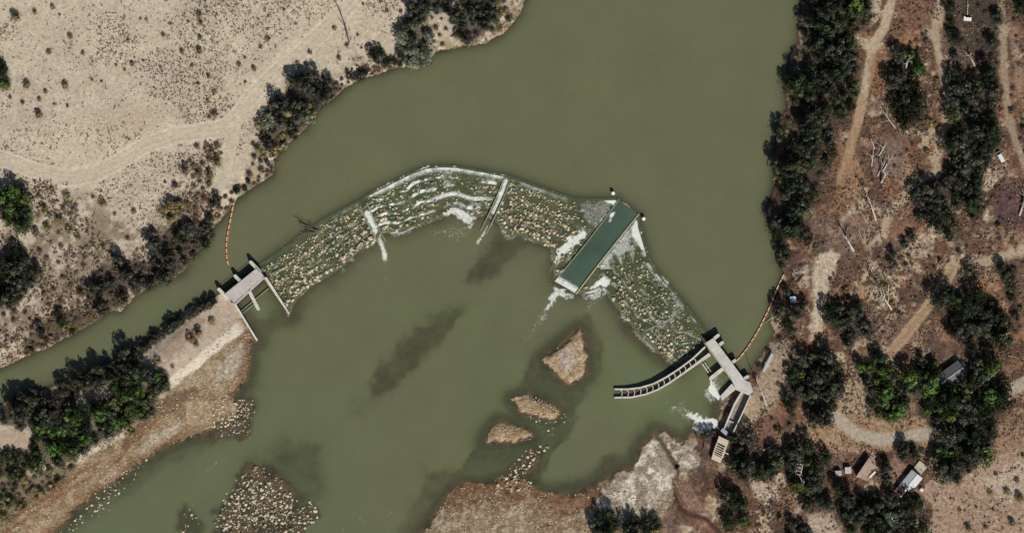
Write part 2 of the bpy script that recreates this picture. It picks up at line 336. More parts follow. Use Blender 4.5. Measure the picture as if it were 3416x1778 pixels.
belt_def([(110, 1430), (200, 1405), (290, 1350), (380, 1330), (390, 1400), (430, 1420), (330, 1475), (270, 1500), (230, 1540), (130, 1555), (100, 1480)], 32, (2.6, 4.0), {'green': 5, 'deep': 3, 'dark': 2}, 'in the sunlit green grove at the foot of the berm', 233)
belt_def([(490, 1235), (560, 1240), (565, 1290), (520, 1320)], 28, (2.2, 3.0), {'dark': 3, 'purple': 1}, 'in the dark clump where the white gravel strip ends', 234)
belt_def([(470, 1330), (510, 1320), (525, 1370), (480, 1390)], 24, (1.6, 2.4), {'dark': 2, 'grey': 2}, 'at the foot of the berm beside the wet brown flat', 235)
belt_def([(290, 1490), (400, 1420), (450, 1420), (440, 1445), (340, 1500)], 20, (1.2, 1.9), {'yellow': 4, 'olive': 2}, 'in the yellow fringe below the berm grove', 236)
belt_def([(0, 1500), (90, 1500), (110, 1560), (60, 1590), (0, 1580)], 21, (1.5, 2.4), {'deep': 1, 'mid': 2, 'brush': 1}, 'below the tan clearing at the lower left edge', 237)
belt_def([(0, 1590), (80, 1590), (190, 1560), (250, 1560), (200, 1620), (120, 1660), (40, 1720), (0, 1740)], 21, (1.6, 2.6), {'olive': 4, 'mid': 2, 'brush': 2, 'red': .6}, 'on the lower left slope beside the gravel bar', 238)

# ------------------------------------------------------------------ terrain grid
def axis(lim, step, far):
    core = np.arange(-lim, lim + step * 0.5, step)
    ext = np.array(far, float)
    return np.concatenate([-ext[::-1], core, ext])
GX = axis(272, 0.7, [280, 295, 320, 360, 430, 600, 1000, 2000, 4000, 7000])
GY = axis(146, 0.7, [152, 165, 185, 220, 280, 400, 700, 1500, 3500, 7000])
X, Y = np.meshgrid(GX, GY)
PX, PY = X / S + 1708, 889 - Y / S
near = (np.abs(X) < 300) & (np.abs(Y) < 180)
wob = 1.3
XW = X + (fbm(X, Y, 7, 3, 3) - 0.5) * wob * 2; YW = Y + (fbm(X, Y, 7, 11, 3) - 0.5) * wob * 2
# shores are ragged; the concrete edges are hidden under their walls
inU = inside(P2(UP), XW, YW)
inDam = inside(P2(DAM_L), X, Y) | inside(P2(DAM_R), X, Y)
inChute = inside(P2(CHUTE), X, Y)
XR = XW + (fbm(X, Y, 4.5, 13, 3) - 0.5) * 5.0; YR = YW + (fbm(X, Y, 4.5, 17, 3) - 0.5) * 5.0      # gravel edges are more ragged
soft_d = (PX < 760) | (PX > 1300)
soft_d &= PY > 1060
XR = np.where(soft_d, XR, XW); YR = np.where(soft_d, YR, YW)
inD = inside(P2(DOWN), XR, YR)
for isl in ISLANDS: inD &= ~inside(P2(isl), XR, YR)
inDam &= ~inChute
inU &= ~(inDam | inChute); inD &= ~(inDam | inChute | inU)
dU = seg_dist(P2(UP), X, Y, True)
dD = seg_dist(P2(DOWN), X, Y, True)
for isl in ISLANDS: dD = np.minimum(dD, seg_dist(P2(isl), X, Y, True))
dCrest = np.minimum(seg_dist(P2(CREST_L), X, Y), seg_dist(P2(CREST_R), X, Y))
dToe = np.minimum(seg_dist(P2(TOE_L), X, Y), seg_dist(P2(TOE_R + [(2265, 1225), (2308, 1194), (2340, 1165)]), X, Y))
tDam = dCrest / (dCrest + dToe + 1e-6)

base = 4.8 + (fbm(X, Y, 60, 21, 3) - 0.5) * 2.0 + (fbm(X, Y, 6, 5, 3) - 0.5) * 0.35
land = np.minimum(base, 2.12 + dU * 0.34 + (fbm(X, Y, 5, 8, 3) - 0.5) * 0.5 * np.clip(dU / 4, 0, 1))
bar = 0.06 + 0.16 * dD + (fbm(X, Y, 4, 31, 3) - 0.5) * 0.45 * np.clip(dD / 5, 0, 1)
h = np.minimum(land, np.maximum(bar, 0.05))
for isl in ISLANDS:
    m = inside(P2(isl), XR, YR)
    h = np.where(m, np.minimum(0.05 + 0.45 * dD, 1.0) + (fbm(X, Y, 2.2, 9, 2) - 0.5) * 0.35, h)
ch = P2(CHUTE)
h = np.where(inU, 1.95 - np.minimum(dU * 0.28, 3.0), h)
lowr = sstep(960, 1120, PY + (fbm(X, Y, 20, 67, 2) - 0.5) * 120)
bed = (lowr * np.minimum(0.03 + np.minimum(dD, 5) * 0.075 + np.maximum(dD - 5, 0) * 0.25, 2.6) + (1 - lowr) * np.minimum(0.06 + dD * 0.2, 2.6)) * (0.7 + 0.6 * fbm(X, Y, 5, 66, 3))
shal = np.zeros_like(X)
for poly, dep, soft in SHALLOW:
    pw = P2(poly)
    XX = X + (fbm(X, Y, 12, 41, 4) - 0.5) * 15; YY = Y + (fbm(X, Y, 12, 51, 4) - 0.5) * 15
    ds = seg_dist(pw, XX, YY, True) * np.where(inside(pw, XX, YY), 1, -1)
    w = sstep(-soft * S, soft * S, ds)
    bed = bed * (1 - w) + np.minimum(bed, dep * (0.35 + 1.3 * fbm(X, Y, 5, 61, 3))) * w
    shal = np.maximum(shal, w)
h = np.where(inD, -bed, h)
h = np.where(inDam, 1.75 * (1 - tDam) - 0.35 * tDam + (fbm(X, Y, 1.8, 71, 2) - 0.5) * 0.35, h)
h = np.where(inChute, -1.2, h)
# inlet ditch and stream through the gravel bar
DITCH = [(2183, 1444), (2210, 1479), (2238, 1522), (2258, 1552)]
STREAM = [(2262, 1690), (2300, 1712), (2354, 1727), (2404, 1778), (2440, 1850)]
ditch = sstep(11, 3, seg_dist(DITCH, PX, PY)) * ~inD
stream = sstep(11, 4, seg_dist(STREAM, PX, PY))
h = np.where(~inD & ~inU, h * (1 - ditch) + ditch * -0.28, h)
h = h - stream * 0.5
# cut under the flume and the sluice pool
FLUME = [(2474, 1312), (2501, 1322), (2447, 1438), (2419, 1424)]
h = np.where(inside(P2(FLUME), X, Y), 0.5, h)

# ---- ground colour (albedo of the ground itself)
def mixc(c, col, w):
    return c * (1 - w[..., None]) + np.asarray(col, float) * w[..., None]
n1 = fbm(X, Y, 28, 101); n2 = fbm(X, Y, 9, 102); n3 = fbm(X, Y, 3.0, 103, 3); n4 = fbm(X, Y, 16, 104); n5 = fbm(X, Y, 1.6, 105, 2)
sand = np.zeros(X.shape + (3,)) + (0.515, 0.44, 0.33)
sand = mixc(sand, (0.485, 0.408, 0.315), sstep(0.42, 0.62, n1))
sand = mixc(sand, (0.57, 0.488, 0.362), sstep(0.5, 0.7, n2) * 0.7)
sand = mixc(sand, (0.42, 0.335, 0.24), sstep(0.56, 0.72, n3) * 0.5 * sstep(0.35, 0.6, n4))
# land near the west river bank is browner, littered with twigs and leaf mould
WESTBRUSH = [(-200, 900), (0, 780), (150, 640), (300, 640), (480, 760), (600, 640), (720, 640), (730, 730), (700, 800), (600, 940), (300, 1110), (150, 1160), (-200, 1260)]
wb = seg_dist(P2(WESTBRUSH), XW, YW, True) * np.where(inside(P2(WESTBRUSH), XW, YW), 1, -1)
wbw = sstep(-4, 8, wb) * sstep(0.40, 0.56, n2 * 0.6 + n3 * 0.4)
sand = mixc(sand, (0.17, 0.12, 0.075), wbw * 0.75)
near_shore = sstep(12, 1.5, dU) * (PX < 1800)
sand = mixc(sand, (0.22, 0.16, 0.10), near_shore * sstep(0.35, 0.6, n3) * 0.8)
east = np.zeros(X.shape + (3,)) + (0.135, 0.075, 0.048)
east = mixc(east, (0.47, 0.38, 0.26), sstep(0.50, 0.60, n2 * 0.55 + n3 * 0.45))
east = mixc(east, (0.15, 0.10, 0.082), sstep(0.50, 0.66, n4))
east = mixc(east, (0.26, 0.135, 0.075), sstep(0.55, 0.7, n1) * 0.7)
east = mixc(east, (0.30, 0.185, 0.115), sstep(0.52, 0.62, n5 * 0.5 + n3 * 0.5) * 0.6)
east = mixc(east, (0.088, 0.052, 0.038), sstep(0.52, 0.64, fbm(X, Y, 7, 109, 4)) * 0.75)
isE = PX > 2330
isE |= (PX > 2060) & (PY > 1400) & ~inD & (PX - 2060 > (1778 - PY) * 0.9)
col = np.where(isE[..., None], east, sand)

grit = np.where(isE, 0.95, 0.35)
def strip(line, half, soft, c, amt=1.0, rag=0.0):
    global col, grit
    d = seg_dist(line, PX + (n2 - 0.5) * rag * 4, PY + (n3 - 0.5) * rag * 3)
    w = sstep(half + soft, half - soft, d) * amt
    col = mixc(col, c, w)
    grit = grit * (1 - 0.5 * w)
    return w
def patch(poly, soft, c, amt=1.0, rag=6.0, breakup=0.0):
    global col
    qx, qy = PX + (n3 - 0.5) * rag * 4, PY + (n5 - 0.5) * rag * 4
    d = seg_dist(poly, qx, qy, True) * np.where(inside(poly, qx, qy), 1, -1)
    w = sstep(-soft, soft, d) * amt
    if breakup: w = w * sstep(0.5 - breakup * 0.2, 0.5 + breakup * 0.12, n3 * 0.6 + n2 * 0.4)
    col = mixc(col, c, w)
    return w

def fpatch0(poly, soft, rag=8):
    qx, qy = PX + (n3 - 0.5) * rag * 4, PY + (n5 - 0.5) * rag * 4
    return sstep(-soft, soft, seg_dist(poly, qx, qy, True) * np.where(inside(poly, qx, qy), 1, -1))
# desert: flattened pale loop, faint track marks, dirt road
patch([(90, 470), (180, 430), (330, 400), (520, 370), (600, 420), (480, 470), (350, 540), (220, 570), (110, 530)], 30, (0.57, 0.475, 0.345), 0.5, 12)
patch([(300, 420), (420, 330), (520, 330), (560, 390), (450, 450), (330, 480)], 25, (0.44, 0.355, 0.26), 0.45, 12)
patch([(520, 560), (620, 500), (700, 520), (600, 560), (560, 600)], 18, (0.42, 0.345, 0.25), 0.5, 10)
for ln in ([(300, 445), (420, 370), (520, 330)], [(295, 448), (350, 470), (440, 480)], [(40, 520), (150, 465), (230, 455)], [(1090, 120), (1180, 150), (1250, 125), (1300, 80)], [(850, 330), (930, 190), (1080, 70)]):
    strip(ln, 4, 4, (0.61, 0.525, 0.385), 0.5, 2)
ROAD = [(-200, 500), (0, 528), (89, 562), (224, 598), (313, 582), (403, 537), (492, 485), (582, 454), (671, 440), (738, 432), (783, 403), (828, 340), (895, 268), (1000, 179), (1090, 95), (1167, 22), (1230, -60)]
ROAD2 = [(783, 405), (772, 470), (756, 537), (740, 600), (716, 657)]
strip(ROAD, 29, 3, (0.63, 0.55, 0.42), 0.75, 3)
roadw = strip(ROAD, 23, 4, (0.50, 0.425, 0.318), 0.95, 2)
strip(ROAD2, 21, 3, (0.62, 0.54, 0.41), 0.6, 3)
roadw = np.maximum(roadw, strip(ROAD2, 16, 4, (0.50, 0.425, 0.318), 0.92, 2))
patch([(700, 440), (790, 380), (830, 350), (850, 390), (790, 480), (730, 470)], 12, (0.50, 0.425, 0.318), 0.9, 4)
for off in (-9, 7):
    strip([(x + off * 0.5, y + off) for x, y in ROAD], 3.2, 2.5, (0.59, 0.505, 0.37), 0.5, 1)
strip([(x, y - 27) for x, y in ROAD[2:10]], 2, 2, (0.61, 0.525, 0.385), 0.5, 2)
# berm
patch([(560, 1110), (640, 1050), (735, 980), (783, 1012), (858, 1136), (830, 1130), (700, 1200), (600, 1290), (560, 1290), (500, 1220)], 6, (0.44, 0.36, 0.27), 0.9, 4)
patch([(700, 1010), (740, 982), (783, 1014), (840, 1105), (800, 1110), (740, 1060)], 4, (0.45, 0.365, 0.28), 0.9, 2)
patch([(600, 1090), (660, 1050), (690, 1070), (620, 1150), (560, 1200), (540, 1180)], 8, (0.27, 0.19, 0.125), 0.6, 5)
strip([(810, 1085), (740, 1140), (660, 1210), (573, 1278)], 17, 4, (0.64, 0.57, 0.455), 0.95, 2.5)
strip([(822, 1108), (750, 1165), (690, 1215), (600, 1290)], 7, 3, (0.18, 0.125, 0.075), 0.75, 3)
strip([(830, 1112), (760, 1172), (700, 1226), (600, 1306)], 4.5, 3, (0.42, 0.33, 0.24), 0.8, 3)
patch([(-40, 1428), (70, 1430), (98, 1460), (100, 1500), (60, 1500), (-40, 1510)], 4, (0.43, 0.33, 0.25), 0.95, 3)
patch([(275, 1318), (330, 1290), (385, 1262), (375, 1300), (335, 1330), (300, 1345)], 4, (0.42, 0.32, 0.24), 0.95, 3)
# left gravel bar: wet brown, silt, rusty edges
BARL = [(830, 1110), (845, 1140), (835, 1260), (770, 1330), (760, 1410), (650, 1455), (450, 1560), (240, 1715), (150, 1800), (-200, 2050), (-200, 1900), (0, 1730), (150, 1640), (300, 1520), (430, 1450), (460, 1380), (560, 1310), (660, 1230), (770, 1140)]
patch(BARL, 8, (0.21, 0.132, 0.078), 0.95, 4)
patch(BARL, 8, (0.35, 0.275, 0.175), 0.8, 6, 1.0)
patch(BARL, 10, (0.15, 0.115, 0.06), 0.7 * (PX < 620) * sstep(0.5, 0.62, n2), 8)
patch([(540, 1330), (650, 1290), (670, 1300), (600, 1350), (520, 1390), (470, 1440), (420, 1500), (400, 1490), (450, 1420)], 8, (0.14, 0.085, 0.055), 0.9, 5)
patch([(820, 1148), (828, 1175), (800, 1220), (775, 1262), (715, 1262), (722, 1230), (770, 1175), (800, 1150)], 5, (0.37, 0.31, 0.24), 0.95, 3)
patch([(590, 1412), (620, 1412), (540, 1485), (472, 1532), (458, 1510), (500, 1455)], 6, (0.37, 0.31, 0.24), 0.9, 4)
patch([(330, 1600), (390, 1570), (380, 1600), (340, 1625)], 5, (0.40, 0.33, 0.29), 0.9, 3)
for ln in ([(610, 1340), (520, 1400), (440, 1480), (380, 1540)], [(300, 1590), (200, 1650), (100, 1720), (0, 1790)], [(330, 1540), (260, 1580), (190, 1640)], [(230, 1600), (110, 1690), (20, 1740)]):
    strip(ln, 7, 5, (0.17, 0.085, 0.045), 0.8, 5)
rust = sstep(5.5, 0.6, dD + (n3 - 0.5) * 3) * (1 - inDam) * (h > -0.1)
barzone = ((PY > 1060) & (PX < 2350))
col = mixc(col, (0.17, 0.082, 0.042), rust * barzone * (0.35 + 0.6 * sstep(0.35, 0.6, n3)))
patch([(-60, 1560), (100, 1580), (250, 1545), (262, 1560), (210, 1600), (130, 1650), (40, 1725), (-60, 1790)], 8, (0.125, 0.10, 0.055), 0.85, 6)
patch([(-60, 1510), (100, 1520), (120, 1570), (-60, 1590)], 8, (0.17, 0.12, 0.075), 0.7, 6)
# bottom gravel bar
BARB = [(1500, 1640), (1550, 1612), (1670, 1600), (1750, 1598), (1850, 1655), (1960, 1640), (2065, 1580), (2120, 1568), (2140, 1500), (2185, 1450), (2300, 1465), (2330, 1540), (2300, 1580), (2260, 1600), (2250, 1660), (2200, 1740), (2100, 1800), (1900, 2100), (1100, 2300), (1411, 1778)]
bw = patch(BARB, 6, (0.29, 0.21, 0.13), 0.97, 3)
bd = seg_dist(P2(BARB[:12]), X, Y)
col = mixc(col, (0.17, 0.085, 0.045), bw * sstep(19, 3, bd + (n3 - 0.5) * 22) * (PX < 2130) * 0.9)
col = mixc(col, (0.49, 0.42, 0.30), bw * sstep(0.46, 0.62, n5 * 0.5 + n3 * 0.5) * sstep(3, 12, bd) * 0.6)
patch([(2060, 1590), (2130, 1520), (2170, 1470), (2200, 1480), (2240, 1560), (2240, 1640), (2160, 1700), (2060, 1760), (1985, 1790), (1980, 1720), (2010, 1640)], 10, (0.62, 0.555, 0.46), 0.85, 10)
patch([(2140, 1540), (2190, 1520), (2230, 1600), (2170, 1640)], 10, (0.36, 0.30, 0.19), 0.7, 10, 0.9)
patch([(2060, 1640), (2150, 1600), (2220, 1660), (2130, 1720), (2050, 1740)], 14, (0.32, 0.26, 0.18), 0.6, 10, 0.8)
patch([(2245, 1470), (2300, 1478), (2335, 1530), (2320, 1572), (2290, 1560), (2262, 1520)], 6, (0.45, 0.375, 0.30), 0.9, 4)
patch([(1790, 1700), (1880, 1670), (1960, 1650), (1940, 1720), (1850, 1790), (1780, 1790)], 12, (0.25, 0.15, 0.09), 0.6, 10, 0.8)
wg = fpatch0([(2060, 1590), (2130, 1520), (2170, 1470), (2300, 1470), (2335, 1530), (2240, 1640), (2160, 1700), (2060, 1760), (1985, 1790), (1980, 1720), (2010, 1640)], 10)
col = mixc(col, (0.74, 0.68, 0.58), wg * sstep(0.52, 0.62, n3 * 0.6 + n5 * 0.4) * 0.8)
col = mixc(col, (0.25, 0.19, 0.12), wg * sstep(0.50, 0.40, n3 * 0.5 + n2 * 0.5) * 0.75)
strip([(2256, 1548), (2264, 1580), (2246, 1612), (2248, 1650), (2272, 1695), (2300, 1716)], 5, 4, (0.045, 0.03, 0.022), 0.85, 3)
strip([(2300, 1575), (2330, 1560), (2350, 1580)], 6, 5, (0.07, 0.055, 0.04), 0.7, 4)
col = mixc(col, (0.075, 0.068, 0.045), ditch * 0.9)
patch([(2241, 1592), (2290, 1600), (2335, 1645), (2358, 1712), (2310, 1704), (2262, 1670)], 5, (0.16, 0.082, 0.055), 0.95, 3)
for k in range(5):
    strip([(2252 + k * 12, 1602 + k * 3), (2272 + k * 13, 1650 + k * 4), (2300 + k * 12, 1692 + k * 4)], 2.4, 2, (0.36, 0.25, 0.175), 0.75, 1.5)
patch([(2270, 1700), (2354, 1722), (2440, 1790), (2380, 1800), (2300, 1740)], 6, (0.20, 0.105, 0.072), 0.8, 5)
col = mixc(col, (0.06, 0.035, 0.025), stream * 0.9)
# east side: pale tracks, clearings, gravel road
TRACK = [(2990, -80), (2973, 0), (2950, 89), (2914, 148), (2897, 246), (2874, 335), (2861, 403), (2838, 492), (2803, 600)]
EARTH_TAN = (0.43, 0.335, 0.235)
strip(TRACK[:7], 15, 4, (0.45, 0.355, 0.25), 0.95, 3)
strip(TRACK[5:], 15, 5, (0.36, 0.245, 0.15), 0.9, 3)
patch([(2830, 120), (2860, 118), (2880, 128), (2925, 130), (2910, 170), (2850, 158)], 5, (0.46, 0.37, 0.265), 0.9, 4)
patch([(2900, -20), (2930, -20), (2935, 60), (2900, 92)], 5, (0.46, 0.37, 0.265), 0.85, 5)
patch([(2900, 200), (2955, 140), (3000, 200), (2960, 320), (2900, 330)], 12, (0.25, 0.13, 0.07), 0.75, 8)
patch([(2960, 130), (3040, 110), (3080, 80), (3060, 150), (3010, 175)], 8, (0.31, 0.165, 0.08), 0.9, 6)
patch([(2990, -30), (3120, -30), (3110, 70), (3030, 110), (2980, 80)], 12, (0.20, 0.105, 0.07), 0.75, 10)
strip([(3138, -30), (3116, 112), (3134, 201), (3152, 313), (3152, 425), (3116, 537), (3123, 567), (3042, 621), (2975, 701), (2935, 777)], 14, 8, EARTH_TAN, 0.85, 8)
strip([(3333, -60), (3344, 134), (3353, 313), (3362, 380), (3390, 480), (3440, 620)], 12, 6, (0.33, 0.26, 0.175), 0.85, 3)
strip([(3380, 100), (3400, 280), (3440, 420)], 14, 8, (0.30, 0.20, 0.14), 0.7, 5)
strip([(3480, 800), (3416, 831), (3356, 853), (3288, 871), (3240, 862)], 16, 5, (0.41, 0.32, 0.22), 0.9, 4)
for off in (-12, 10):
    strip([(3177 + off, 893), (3132 + off, 970), (3065 + off, 1059), (3033 + off, 1100), (2960 + off, 1190)], 9, 4, (0.40, 0.28, 0.17), 0.9, 3)
strip([(3177, 893), (3132, 970), (3065, 1059), (3033, 1100), (2960, 1190)], 8, 4, (0.30, 0.20, 0.125), 0.7, 3)
patch([(2730, 850), (2770, 835), (2800, 850), (2780, 930), (2755, 990), (2740, 1110), (2700, 1110), (2715, 990), (2705, 920)], 5, (0.475, 0.395, 0.29), 0.95, 3)
patch([(2640, 890), (2700, 880), (2720, 960), (2690, 970), (2650, 930)], 10, (0.46, 0.385, 0.28), 0.8, 10, 0.5)
patch([(2900, 750), (2960, 720), (2960, 800), (2900, 840), (2880, 800)], 14, (0.42, 0.34, 0.24), 0.7, 12, 0.6)
patch([(3010, 800), (3090, 780), (3110, 860), (3040, 900), (3000, 870)], 16, (0.44, 0.35, 0.26), 0.7, 14, 0.6)
patch([(2830, 540), (2880, 560), (2880, 660), (2800, 720), (2760, 700), (2800, 600)], 10, (0.27, 0.155, 0.085), 0.75, 8)
patch([(2900, 480), (2990, 460), (3040, 560), (2960, 600), (2900, 560)], 12, (0.20, 0.14, 0.115), 0.8, 10)
patch([(3300, 640), (3440, 620), (3440, 770), (3330, 770), (3310, 700)], 8, (0.105, 0.062, 0.06), 0.9, 6)
patch([(3200, 860), (3300, 960), (3290, 1030), (3200, 990)], 10, (0.28, 0.15, 0.08), 0.8, 8)
patch([(3340, 870), (3440, 860), (3440, 980), (3380, 980)], 10, (0.13, 0.078, 0.065), 0.8, 8)
patch([(3170, -30), (3330, -30), (3335, 220), (3230, 240), (3170, 100)], 10, (0.085, 0.058, 0.052), 0.85, 10)
patch([(3205, 95), (3235, 100), (3236, 140), (3205, 135)], 4, (0.32, 0.22, 0.165), 0.95, 3)
patch([(2560, 1160), (2640, 1120), (2660, 1180), (2640, 1240), (2600, 1330), (2540, 1360), (2480, 1420), (2450, 1440), (2500, 1325), (2530, 1280)], 6, (0.38, 0.295, 0.205), 0.85, 5)
patch([(2505, 1320), (2570, 1290), (2590, 1360), (2540, 1380), (2490, 1440), (2455, 1440)], 6, (0.42, 0.32, 0.22), 0.85, 4)
patch([(2540, 1390), (2600, 1370), (2610, 1440), (2560, 1500), (2510, 1450)], 8, (0.22, 0.12, 0.085), 0.85, 6)
patch([(2645, 1190), (2672, 1170), (2660, 1330), (2640, 1330)], 5, (0.43, 0.345, 0.245), 0.8, 4)
patch([(2810, 1290), (2840, 1260), (2885, 1270), (2892, 1360), (2880, 1400), (2770, 1400), (2800, 1340)], 6, (0.37, 0.28, 0.18), 0.9, 5)
patch([(2650, 1440), (2760, 1380), (2900, 1390), (2990, 1380), (3080, 1400), (3110, 1490), (3135, 1560), (3110, 1565), (3060, 1500), (2990, 1500), (2860, 1510), (2720, 1500)], 6, (0.37, 0.25, 0.155), 0.9, 5)
patch([(2650, 1440), (2760, 1380), (3080, 1400), (3110, 1490), (2990, 1500), (2720, 1500)], 8, (0.26, 0.165, 0.10), 0.6, 8, 0.8)
HAST = [(2755, 1372), (2790, 1395), (2819, 1418), (2863, 1451), (2931, 1464), (2998, 1462), (3087, 1446), (3180, 1430), (3260, 1395), (3330, 1320), (3416, 1276), (3600, 1220)]
strip(HAST, 20, 4, (0.40, 0.345, 0.265), 0.95, 2)
patch([(2970, 1545), (3005, 1500), (3030, 1540), (2990, 1620), (2965, 1610)], 6, (0.24, 0.145, 0.105), 0.85, 5)
DRY = [(3060, 1640), (3110, 1590), (3180, 1600), (3240, 1540), (3300, 1480), (3480, 1380), (3480, 1900), (3080, 1900), (3110, 1780), (3110, 1700)]
patch(DRY, 8, (0.39, 0.285, 0.205), 0.93, 6)
patch(DRY, 10, (0.30, 0.20, 0.14), 0.6, 10, 0.9)
patch([(3280, 1600), (3370, 1545), (3440, 1530), (3440, 1640), (3350, 1680)], 10, (0.45, 0.37, 0.28), 0.7, 10)
strip([(3190, 1620), (3260, 1665), (3360, 1720)], 4, 3, (0.20, 0.14, 0.09), 0.7, 4)
patch([(3330, 1400), (3416, 1350), (3480, 1360), (3480, 1480), (3320, 1520), (3300, 1480)], 10, (0.25, 0.155, 0.10), 0.7, 10)
patch([(2500, 1590), (2545, 1600), (2600, 1620), (2600, 1660), (2560, 1690), (2510, 1650)], 6, (0.46, 0.375, 0.28), 0.9, 6)
patch([(2690, 1720), (2770, 1710), (2810, 1778), (2700, 1800)], 8, (0.44, 0.36, 0.28), 0.85, 8)
# river beds, ramp
bedc = np.zeros(X.shape + (3,)) + (0.042, 0.036, 0.028)
bedc = mixc(bedc, (0.075, 0.05, 0.036), sstep(0.45, 0.65, n2))
bedc = mixc(bedc, (0.025, 0.024, 0.02), sstep(0.5, 0.62, n3) * 0.6)
bedc = mixc(bedc, (0.115, 0.078, 0.048), sstep(0.30, 0.08, -h) * inD * sstep(0.36, 0.6, n3))
col = np.where((inD | inU)[..., None], bedc, col)
damc = np.zeros(X.shape + (3,)) + (0.085, 0.082, 0.048)
damc = mixc(damc, (0.15, 0.115, 0.075), sstep(0.45, 0.65, n3))
col = np.where(inDam[..., None], damc, col)
isl_m = np.zeros(X.shape, bool)
for isl in ISLANDS: isl_m |= inside(P2(isl), XR, YR)
islc = mixc(np.zeros(X.shape + (3,)) + (0.32, 0.222, 0.125), (0.44, 0.345, 0.225), sstep(0.45, 0.6, n5 * 0.5 + n3 * 0.5))
islc = mixc(islc, (0.22, 0.125, 0.07), sstep(0.5, 0.66, n2 * 0.5 + n5 * 0.5) * 0.6)
col = np.where(isl_m[..., None], islc, col)
pa = patch([(1860, 1180), (1905, 1150), (1925, 1190), (1900, 1235), (1860, 1215)], 10, (0.40, 0.335, 0.275), 0.9, 6)

for bp_ in (BARL, BARB): grit = np.where(inside(P2(bp_), X, Y), 1.0, grit)
grit = np.where(isl_m, 0.9, grit)
# ground colour is darkened under the groves
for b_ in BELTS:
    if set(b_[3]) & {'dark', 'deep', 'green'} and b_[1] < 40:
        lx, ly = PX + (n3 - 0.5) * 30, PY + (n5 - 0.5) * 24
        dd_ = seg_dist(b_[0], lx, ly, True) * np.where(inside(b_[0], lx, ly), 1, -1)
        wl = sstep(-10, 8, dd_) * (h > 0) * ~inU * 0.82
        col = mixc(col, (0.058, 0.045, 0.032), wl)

# the country beyond the picture goes on as plain sand and brown scrub ground
far_w = sstep(2, 40, np.maximum(np.abs(X) - 275, np.abs(Y) - 148))
col = np.where((inU | inD | inDam)[..., None], col, col * (1 - far_w[..., None]) + np.where((PX > 1900)[..., None], (0.22, 0.145, 0.098), (0.46, 0.385, 0.285)) * far_w[..., None])

def grid_faces(mask_v=None):
    ny, nx = X.shape
    i = np.arange(ny * nx).reshape(ny, nx)
    f = np.stack([i[:-1, :-1], i[:-1, 1:], i[1:, 1:], i[1:, :-1]], -1)
    if mask_v is not None:
        m = mask_v[:-1, :-1] | mask_v[:-1, 1:] | mask_v[1:, 1:] | mask_v[1:, :-1]
        f = f[m]
    return f.reshape(-1, 4)

# ------------------------------------------------------------------ materials
def new_mat(name, rough=0.9, spec=0.2):
    m = bpy.data.materials.new(name); m.use_nodes = True
    b = m.node_tree.nodes['Principled BSDF']
    b.inputs['Roughness'].default_value = rough
    b.inputs['Specular IOR Level'].default_value = spec
    return m, m.node_tree.nodes, m.node_tree.links, b

def nd(nodes, t, **kw):
    n = nodes.new(t)
    for k, v in kw.items():
        if k in n.inputs: n.inputs[k].default_value = v
        else: setattr(n, k, v)
    return n

def mul_noise(nodes, links, src, scale, lo, hi, coord, detail=3, rough=0.6):
    """src colour times a grey noise running lo..hi"""
    t = nd(nodes, 'ShaderNodeTexNoise', Scale=scale, Detail=detail, Roughness=rough)
    links.new(coord, t.inputs['Vector'])
    r = nd(nodes, 'ShaderNodeMapRange')
    r.inputs['From Min'].default_value = 0.28; r.inputs['From Max'].default_value = 0.72
    r.inputs['To Min'].default_value = lo; r.inputs['To Max'].default_value = hi
    links.new(t.outputs['Fac'], r.inputs['Value'])
    v = nd(nodes, 'ShaderNodeVectorMath', operation='SCALE')
    links.new(src, v.inputs[0]); links.new(r.outputs['Result'], v.inputs['Scale'])
    return v.outputs['Vector'], t.outputs['Fac']

def ground_mat():
    m, n, l, b = new_mat('ground', 0.95, 0.1)
    at = nd(n, 'ShaderNodeAttribute', attribute_name='tint')
    geo = nd(n, 'ShaderNodeNewGeometry')
    c, _ = mul_noise(n, l, at.outputs['Color'], 0.55, 0.84, 1.14, geo.outputs['Position'])
    c, f = mul_noise(n, l, c, 1.9, 0.85, 1.15, geo.outputs['Position'], 4, 0.7)
    ga = nd(n, 'ShaderNodeAttribute', attribute_name='grit')
    g1, _ = mul_noise(n, l, c, 0.62, 0.25, 1.72, geo.outputs['Position'], 6, 0.78)
    gm_ = nd(n, 'ShaderNodeMix', data_type='RGBA')
    l.new(ga.outputs['Fac'], gm_.inputs['Factor']); l.new(c, gm_.inputs[6]); l.new(g1, gm_.inputs[7])
    l.new(gm_.outputs[2], b.inputs['Base Color'])
    bp = nd(n, 'ShaderNodeBump', Strength=0.8, Distance=0.6)
    l.new(f, bp.inputs['Height']); l.new(bp.outputs['Normal'], b.inputs['Normal'])
    return m

